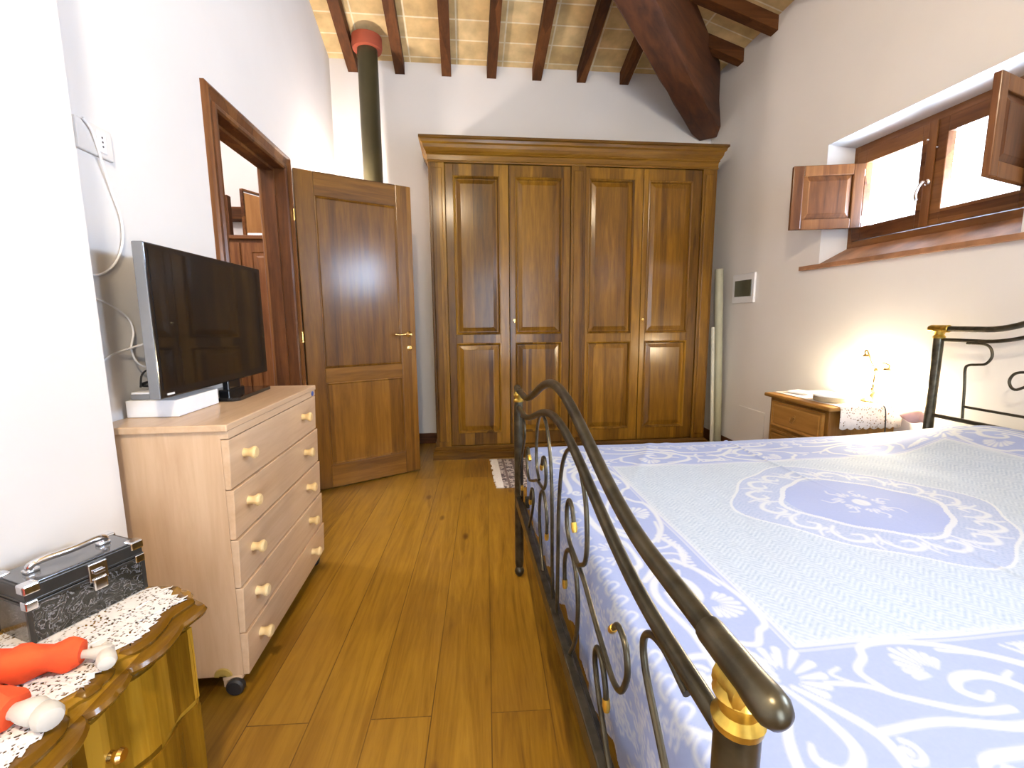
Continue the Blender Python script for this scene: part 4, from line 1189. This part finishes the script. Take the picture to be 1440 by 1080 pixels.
# ------------------------------------------------------------------ television and things on the chest
TZ = CZ + .001
t = thing('television', 'black flat-screen television on a glossy stand on the chest of drawers', 'television', (-.87, 1.75, TZ))
TX, TY0, TY1, TZ0, TZ1 = -.842, 1.352, 2.062, .884, 1.314
bm = B(); box(bm, TX - .030, TX, TY0, TY1, TZ0, TZ1, .004); obj('bezel', bm, BLACKG, t)
bm = B(); box(bm, TX - .0005, TX + .0012, TY0 + .016, TY1 - .016, TZ0 + .026, TZ1 - .016); obj('screen', bm, SCREEN, t)
bm = B(); rings_panel(bm, TY0 + .03, TY1 - .03, TZ0 + .02, TZ1 - .03, [(0, TX - .029), (.006, TX - .040), (.05, TX - .055), (.12, TX - .066), (.13, TX - .066)], lambda p, q, d: (d, p, q)); obj('back_shell', bm, BLACKP, t)
bm = B(); box(bm, TX - .026, TX + .0006, TY0 - .0035, TY0 + .0005, TZ0 + .002, TZ1 - .002, .001); obj('edge_strip', bm, GREYP, t, label='grey edge strip')
bm = B(); box(bm, TX + .0002, TX + .0016, TY0 + .030, TY0 + .062, TZ0 + .008, TZ0 + .0135); obj('badge', bm, WHITEP, t, label='small silver maker badge')
bm = B(); box(bm, TX - .045, TX - .022, 1.77, 1.86, TZ + .010, .90, .004)
box(bm, TX - .052, TX - .015, 1.755, 1.875, TZ + .008, TZ + .030, .003)
obj('neck', bm, BLACKG, t)
bm = B(); prism(bm, [(-.985, 1.69), (-.81, 1.675), (-.79, 1.69), (-.80, 1.97), (-.815, 1.985), (-.985, 1.985)], TZ, TZ + .012, 'z'); obj('stand_base', bm, BLACKG, t)
bm = B(); box(bm, -.985, -.842, 1.425, 1.65, TZ, TZ + .050, .002)
tag(obj('white_box', bm, PAPER, loc=(-.92, 1.5, TZ)), 'flat white cardboard box on the near end of the chest of drawers', 'box')
zb = TZ + .0505
t = thing('set_top_box', 'flat grey decoder lying on the white box behind the television', 'decoder', (-.95, 1.52, zb))
bm = B(); box(bm, -.98, -.908, 1.44, 1.60, zb, zb + .016, .003); obj('case', bm, GREYP, t)
bm = B(); box(bm, -.978, -.912, 1.442, 1.598, zb + .016, zb + .022, .002); obj('lid', bm, PAPER, t)
bm = B(); box(bm, -.985, -.945, 1.60, 1.64, zb, zb + .065, .004)
tag(obj('power_adapter', bm, WHITEP, loc=(-.965, 1.62, zb)), 'white power adapter standing on the white box behind the television', 'adapter')
bm = B()
zk = zb + .026
pts = []
for i in range(60):
    a = i * .55
    pts.append((-.952 + .014 * math.sin(a * 1.3 + 1), 1.525 + (.050 + .008 * math.sin(a * .7)) * math.cos(a), zk + .005 + .016 * (.5 + .5 * math.sin(a)) * (.7 + .3 * math.sin(i * .2)) + .0001 * i))
tube(bm, catmull(pts, 3), .0028, 6)
tube(bm, catmull([(-.955, 1.45, zk + .01), (-.96, 1.47, zk + .045), (-.962, 1.51, zk + .058), (-.962, 1.56, zk + .045), (-.96, 1.60, zk + .012)], 6), .0028, 6)
tag(obj('black_cable', bm, BLACKP, loc=(-.955, 1.52, zk), smooth=True), 'coiled black cable heaped on the grey decoder behind the television', 'cable')
# socket and white cables on the recess wall
t = thing('wall_socket', 'white wall socket plate high on the left wall above the television', 'socket', (XL, 1.45, 1.59))
bm = B(); box(bm, XL, XL + .010, 1.385, 1.512, 1.555, 1.637, .004); obj('plate', bm, IVORY, t)
bm = B(); box(bm, XL + .008, XL + .0125, 1.455, 1.485, 1.568, 1.624, .002); obj('socket_module', bm, WHITEP, t)
bm = B()
for k in (-.012, 0, .012): lathe(bm, [(0, 0), (.0028, 0), (.0028, .0006), (0, .0006)], (XL + .0125, 1.47, 1.597 + k), 8, 'x')
obj('pin_hole', bm, BLACKP, t)
bm = B(); tube(bm, catmull([(XL + .014, 1.405, 1.635), (XL + .016, 1.43, 1.612), (XL + .012, 1.456, 1.55), (XL + .006, 1.49, 1.47), (XL + .006, 1.515, 1.40), (XL + .006, 1.508, 1.33), (XL + .006, 1.47, 1.27), (XL + .006, 1.41, 1.232), (XL + .006, 1.34, 1.225)], 8), .0032, 8)
tag(obj('white_cable', bm, WHITEP, loc=(XL, 1.45, 1.4), smooth=True), 'thin white cable hanging down the left wall from the socket plate', 'cable')
bm = B(); tube(bm, catmull([(XL + .006, 1.35, 1.17), (XL + .006, 1.42, 1.152), (XL + .006, 1.49, 1.115), (XL + .008, 1.505, 1.07), (XL + .010, 1.485, 1.02), (-.985, 1.50, .975), (-.975, 1.56, .95), (-.965, 1.61, .942)], 8), .0028, 8)
tag(obj('white_cable', bm, WHITEP, loc=(XL, 1.45, 1.1), smooth=True), 'thin white cable looping low on the left wall down to the power adapter', 'cable')
bm = B(); tube(bm, catmull([(XL + .006, 1.33, .965), (XL + .008, 1.40, 1.005), (-.985, 1.47, 1.022), (-.96, 1.54, 1.04), (-.915, 1.60, 1.06)], 8), .0032, 8)
tag(obj('white_cable', bm, WHITEP, loc=(XL, 1.45, 1.0), smooth=True), 'thicker white cable running into the back of the television', 'cable')

# ------------------------------------------------------------------ commode with lace doily
KY0, KY1, KZ = .455, 1.035, .52
KC = .745
KP = [(0, -.590), (.012, -.588), (.035, -.594), (.048, -.606), (.062, -.590), (.095, -.576), (.14, -.577), (.165, -.582), (.185, -.576), (.215, -.568), (.228, -.572), (.245, -.596), (.262, -.618), (.285, -.634)]
def kout(y, off):
    d = abs(y - KC)
    for (a, xa), (b, xb) in zip(KP, KP[1:]):
        if d <= b: return xa + (xb - xa) * (d - a) / (b - a) + off
    return KP[-1][1] + off
def koutline(off):
    raw = [(x, KC + d) for d, x in KP] + [(-.68, KC + .292), (-.74, KC + .300), (-.82, KC + .306), (-.897, KC + .308)]
    P2 = catmull([(x, y, 0) for x, y in raw], 3)
    far = []
    for i, p in enumerate(P2):
        a = P2[max(0, i - 1)]; b = P2[min(len(P2) - 1, i + 1)]
        if i == 0: a = b.copy(); a.y = 2 * KC - b.y
        tg = (b - a).normalized(); nr = V((tg.y, -tg.x, 0))
        q = p + nr * off
        far.append((max(q.x, -.897) if i < len(P2) - 1 else -.897, q.y))
    near_ = [(x, 2 * KC - y) for x, y in far[1:]]
    return near_[::-1] + far
t = thing('commode', 'glossy honey-coloured walnut commode with a wavy moulded top in the near left corner', 'commode', (-.75, .745, 0))
bm = B()
rings = []
for off, z in ((-.05, .470), (-.016, .470), (-.006, .474), (.004, .480), (.008, .488), (.004, .495), (-.008, .499), (-.014, .504), (-.012, .511), (-.018, .518), (-.026, KZ), (-.05, KZ)):
    rings.append([bm.verts.new((x, y, z)) for x, y in koutline(off)])
n = len(rings[0])
for i in range(len(rings) - 1):
    for k in range(n): bm.faces.new((rings[i][k], rings[i][(k + 1) % n], rings[i + 1][(k + 1) % n], rings[i + 1][k]))
cc = bm.verts.new((-.80, KC, KZ)); c2 = bm.verts.new((-.80, KC, .470))
for k in range(n):
    bm.faces.new((rings[-1][k], rings[-1][(k + 1) % n], cc)); bm.faces.new((rings[0][(k + 1) % n], rings[0][k], c2))
obj('top', bm, COMM['y'], t, smooth=True)
bm = B()
rings = []
for z, o_ in ((.085, -.044), (.12, -.038), (.20, -.030), (.30, -.026), (.40, -.026), (.472, -.030)):
    rings.append([bm.verts.new((x, y, z)) for x, y in koutline(o_)])
n = len(rings[0])
for i in range(len(rings) - 1):
    for k in range(n): bm.faces.new((rings[i][k], rings[i][(k + 1) % n], rings[i + 1][(k + 1) % n], rings[i + 1][k]))
bm.faces.new(rings[0][::-1]); bm.faces.new(rings[-1])
obj('body', bm, COMM['z'], t, smooth=True)
for a, b in ((.11, .275), (.29, .455)):
    bm = B()
    ys = np.linspace(KY0 + .075, KY1 - .075, 20)
    f = [[bm.verts.new((kout(y, -.022), y, z)) for y in ys] for z in (a, b)]; g = [[bm.verts.new((kout(y, -.05), y, z)) for y in ys] for z in (a, b)]
    for i in range(19):
        bm.faces.new((f[0][i], f[0][i + 1], f[1][i + 1], f[1][i])); bm.faces.new((g[0][i], g[1][i], g[1][i + 1], g[0][i + 1]))
        bm.faces.new((f[1][i], f[1][i + 1], g[1][i + 1], g[1][i])); bm.faces.new((f[0][i], g[0][i], g[0][i + 1], f[0][i + 1]))
    for i in (0, 19): bm.faces.new((f[0][i], f[1][i], g[1][i], g[0][i]))
    dr = obj('drawer', bm, COMM['z'], t)
    bm = B(); lathe(bm, [(0, 0), (.010, 0), (.008, .008), (.013, .018), (.010, .024), (0, .025)], (kout(.745, -.022), .745, (a + b) / 2), 14, 'x'); obj('knob', bm, BRASS, dr, smooth=True)
for x in (-.665, -.87):
    for y in (KY0 + .055, KY1 - .055):
        bm = B(); tube(bm, catmull([(x, y, .11), (x + .008, y, .07), (x + .004, y, .03), (x + .012, y, .006), (x + .014, y, 0)], 4), [.028] * 3 + [.022] * 4 + [.014] * 4 + [.013] * 4 + [.015] * 2, 12); obj('leg', bm, COMM['z'], t, smooth=True)
# doily
bm = B()
loop = [p for i, p in enumerate(koutline(-.030)) if -.875 < p[0]]
rr_ = []
# finely scalloped edge
edge_ = []
for i in range(len(loop)):
    a = V(loop[i]); b = V(loop[(i + 1) % len(loop)]); 
    for k in range(2):
        edge_.append(a.lerp(b, k / 2))
cen = V((-.74, .745))
outer = []
for i, p_ in enumerate(edge_):
    d = (p_ - cen).normalized(); outer.append(p_ + d * (.005, .0, -.005, 0)[i % 4])
fr = (1.0, .8, .5, .2)
rings = [[bm.verts.new((cen.x + (p_.x - cen.x) * f, cen.y + (p_.y - cen.y) * f, KZ + .0032)) for p_ in outer] for f in fr]
n = len(outer)
for v in rings[0]: v.co.z = KZ + .0024
for i in range(3):
    for k in range(n): bm.faces.new((rings[i][k], rings[i][(k + 1) % n], rings[i + 1][(k + 1) % n], rings[i + 1][k]))
bm.faces.new(rings[3])
o = obj('lace_doily', bm, LACE, loc=(-.74, .745, KZ + .002)); o.modifiers.new('s', 'SOLIDIFY').thickness = .001
tag(o, 'white crochet lace doily covering the top of the wavy-edged commode', 'doily')

# jewellery case
ang = math.atan2(1.002 - .835, -.707 + .79)          # direction of its long front edge
KT = KZ + .0045
t = thing('jewellery_case', 'dark embossed jewellery case with chrome corners and handle on the lace doily', 'case', (-.785, .838, KT), rotz=ang, local=True)
CLn, CD, CH = .190, .112, .110                        # length along +x (local), depth along +y (local, away from the viewer)
sp_ = .078
bm = B()
hexa(bm, [(0, 0, 0), (CLn, 0, 0), (CLn, CD, 0), (0, CD, 0), (0, 0, sp_ - .002), (CLn, 0, sp_ - .002), (CLn, CD, sp_ - .002), (0, CD, sp_ - .002)])
obj('body', bm, CASE, t)
bm = B(); box(bm, -.001, CLn + .001, -.001, CD + .001, sp_ - .008, sp_ - .002, .001); box(bm, -.001, CLn + .001, -.001, CD + .001, sp_, sp_ + .005, .001); obj('rim', bm, STRIPE, t)
bm = B(); box(bm, 0, CLn, 0, CD, sp_ + .001, CH - .002, .002); obj('lid', bm, STRIPE, t)
bm = B(); box(bm, .006, CLn - .006, .006, CD - .006, CH - .002, CH, .001); obj('lid_panel', bm, CASETOP, t, label='smoky grey glossy lid panel')
for (x, y) in ((0, 0), (CLn, 0), (CLn, CD), (0, CD)):
    sx, sy = (1 if x == 0 else -1), (1 if y == 0 else -1)
    bm = B()
    xa, xb = sorted((x - sx * .0025, x + sx * .022)); ya_, yb2 = sorted((y - sy * .0025, y + sy * .022))
    box(bm, xa, xb, ya_, yb2, CH - .016, CH + .0025, .003)
    obj('corner', bm, CHROME, t, label='chrome lid corner')
    bm = B(); xa, xb = sorted((x - sx * .0022, x + sx * .016)); ya_, yb2 = sorted((y - sy * .0022, y + sy * .016))
    box(bm, xa, xb, ya_, yb2, sp_ - .014, sp_ + .003, .002); obj('corner', bm, CHROME, t, label='chrome corner at the opening edge')
    bm = B(); box(bm, min(x - sx * .0012, x + sx * .006), max(x - sx * .0012, x + sx * .006), min(y - sy * .0012, y + sy * .006), max(y - sy * .0012, y + sy * .006), 0, sp_ - .013); obj('edge_trim', bm, STRIPE, t)
for hx in (CLn / 2 + .012,):
    bm = B(); box(bm, hx - .016, hx + .016, -.006, .001, sp_ - .012, CH - .006, .002); box(bm, hx - .012, hx + .012, -.010, -.004, sp_ - .030, sp_ - .004, .003)
    box(bm, hx - .009, hx + .009, -.012, -.008, sp_ + .005, sp_ + .012, .001)
    obj('clasp', bm, CHROME, t)
bm = B()
h0, h1 = .035, .150
tube(bm, catmull([(h0, CD * .5, CH + .002), (h0 - .002, CD * .47, CH + .014), (h0 + .016, CD * .42, CH + .020), ((h0 + h1) / 2, CD * .38, CH + .020), (h1 - .016, CD * .42, CH + .020), (h1 + .002, CD * .47, CH + .014), (h1, CD * .5, CH + .002)], 6), .0066, 12)
for h in (h0, h1): box(bm, h - .011, h + .011, CD * .5 - .008, CD * .5 + .008, CH, CH + .008, .002)
obj('handle', bm, CHROME, t, smooth=True)

# doll: seated against the pier, only its legs reach into the picture
t = thing('cloth_doll', 'cloth doll in orange-red trousers with cream feet sitting on the lace doily', 'doll', (-.82, .70, KT))
dz = KT
bm = B()
def leg(pts, rad): tube(bm, catmull(pts, 5), [rad[0] + (rad[1] - rad[0]) * i / (5 * (len(pts) - 1)) for i in range(5 * (len(pts) - 1) + 1)], 14)
leg([(-.86, .715, dz + .037), (-.79, .735, dz + .030), (-.73, .753, dz + .026), (-.675, .772, dz + .022), (-.655, .778, dz + .020)], (.034, .019))
leg([(-.86, .67, dz + .04), (-.78, .667, dz + .034), (-.72, .662, dz + .029), (-.668, .658, dz + .026), (-.655, .657, dz + .024)], (.036, .025))
for v in bm.verts:
    w_ = .003 * math.sin(v.co.x * 130 + v.co.z * 90) + .002 * math.sin(v.co.x * 60 + v.co.y * 150)
    v.co.z = max(dz + .001, v.co.z + w_); v.co.y += w_ * .6
obj('trousers', bm, REDCL, t, smooth=True)
bm = B()
sphere(bm, (-.858, .70, dz + .085), .045, .8, 1.1, 1.7)
obj('torso', bm, REDCL, t, smooth=True)
bm = B()
for sg in (-1, 1): tube(bm, catmull([(-.858, .70 + sg * .045, dz + .13), (-.84, .70 + sg * .075, dz + .09), (-.81, .70 + sg * .07, dz + .05)], 5), .014, 12)
obj('sleeves', bm, REDCL, t, smooth=True)
bm = B(); sphere(bm, (-.850, .70, dz + .205), .042, .95, 1, 1.05); sphere(bm, (-.806, .70, dz + .20), .006)
obj('head', bm, SKIN, t, smooth=True)
bm = B(); sphere(bm, (-.858, .70, dz + .218), .044, .9, 1.03, .95); obj('hair', bm, plain('brown_yarn', (.12, .05, .02), .95), t, smooth=True)
def foot(p0, p1, rr0, mat, nm):
    bm = B(); p0, p1 = V(p0), V(p1)
    tube(bm, [p0.lerp(p1, f) for f in (0, .3, .55, .8, .95, 1.0)], [rr0 * k for k in (.55, .6, .9, 1.0, .8, .35)], 14, flat=1.0)
    for v in bm.verts: v.co.z = max(dz + .0012, v.co.z)
    return obj(nm, bm, mat, t, smooth=True)
foot((-.662, .776, dz + .018), (-.612, .785, dz + .014), .012, FELT, 'ankle')
foot((-.632, .797, dz + .016), (-.600, .752, dz + .013), .0145, FELT, 'foot')
foot((-.668, .658, dz + .024), (-.612, .655, dz + .020), .019, FELT, 'ankle')
foot((-.640, .672, dz + .020), (-.592, .640, dz + .017), .019, FELT, 'foot')

# ------------------------------------------------------------------ pendant added out of view behind the camera as warm room fill
t = thing('added_pendant_lamp', 'added unseen pendant lamp hanging from the ceiling above and behind the viewpoint', 'lamp', (-.15, -.35, 3.0))
zt_ = zc(-.15, -.35)
bm = B(); tube(bm, [(-.15, -.35, 2.95), (-.15, -.35, zt_ - .02)], .006, 8); lathe(bm, [(0, zt_ - .05), (.05, zt_ - .05), (.05, zt_ - .02), (0, zt_ - .02)], (-.15, -.35, 0), 16); obj('stem', bm, BRASS, t)
bm = B(); lathe(bm, [(.03, 2.95), (.10, 2.92), (.17, 2.85), (.165, 2.85), (.095, 2.915), (.028, 2.945)], (-.15, -.35, 0), 28); obj('glass_shade', bm, WHITEP, t, smooth=True)
bm = B(); sphere(bm, (-.15, -.35, 2.865), .035); obj('bulb', bm, BULB, t, smooth=True)

# ------------------------------------------------------------------ lights
def area(name, loc, rot, sx, sy, e, c, spread=PI):
    L = bpy.data.lights.new(name, 'AREA'); L.shape = 'RECTANGLE'; L.size = sx; L.size_y = sy; L.energy = e; L.color = c; L.spread = spread
    o = bpy.data.objects.new(name, L); o.location = loc; o.rotation_euler = rot; col.objects.link(o); return o
def point(name, loc, e, c, r):
    L = bpy.data.lights.new(name, 'POINT'); L.energy = e; L.color = c; L.shadow_soft_size = r
    o = bpy.data.objects.new(name, L); o.location = loc; col.objects.link(o); return o
# daylight entering through both windows and the added balcony opening
area('daylight_window_1', (2.80, 2.165, 1.45), (0, math.radians(108), 0), .9, 1.3, 230, (.60, .75, 1.0))
area('daylight_window_2', (2.78, .18, 1.66), (0, math.radians(96), 0), 1.0, 1.4, 270, (.58, .74, 1.0))
area('balcony_fill', (.8, YR - .6, 1.3), (math.radians(90), 0, 0), 1.6, 2.4, 110, (.66, .79, 1.0))  # cool frontal fill through the added balcony door
point('pendant_fill', (-.15, -.35, 2.80), 125, (1.0, .80, .55), .09)  # warm fill placed in the added pendant
point('wall_lamp_bulb', (XL + .09, 3.62, 1.95), 40, (1.0, .84, .74), .03)
point('hallway_fill', (-2.1, 2.6, 2.9), 85, (1.0, .90, .88), .15)  # fill added to brighten the room beyond the door, without a fixture

w = bpy.data.worlds.new('sky'); scn.world = w; w.use_nodes = True
bg = w.node_tree.nodes['Background']; bg.inputs[0].default_value = (.80, .90, 1.0, 1); bg.inputs[1].default_value = 4.0

# ------------------------------------------------------------------ camera
F_, p_, yw, ro = 642., math.radians(8.1), math.radians(6.05), math.radians(.45)
fw = V((math.sin(yw) * math.cos(p_), math.cos(yw) * math.cos(p_), -math.sin(p_)))
r0 = V((math.cos(yw), -math.sin(yw), 0)); u0 = r0.cross(fw)
rt = r0 * math.cos(ro) - u0 * math.sin(ro); up = u0 * math.cos(ro) + r0 * math.sin(ro)
cam = bpy.data.cameras.new('camera'); cam.sensor_width = 36; cam.lens = F_ / 1440 * 36; cam.clip_start = .02
co = bpy.data.objects.new('camera', cam); col.objects.link(co)
M = Matrix((rt, up, -fw)).transposed().to_4x4(); M.translation = V((0, 0, 1.1)); co.matrix_world = M
scn.camera = co
vs = scn.view_settings
vs.view_transform = 'Standard'; vs.look = 'None'; vs.gamma = 1; vs.use_curve_mapping = False; vs.exposure = 0.5
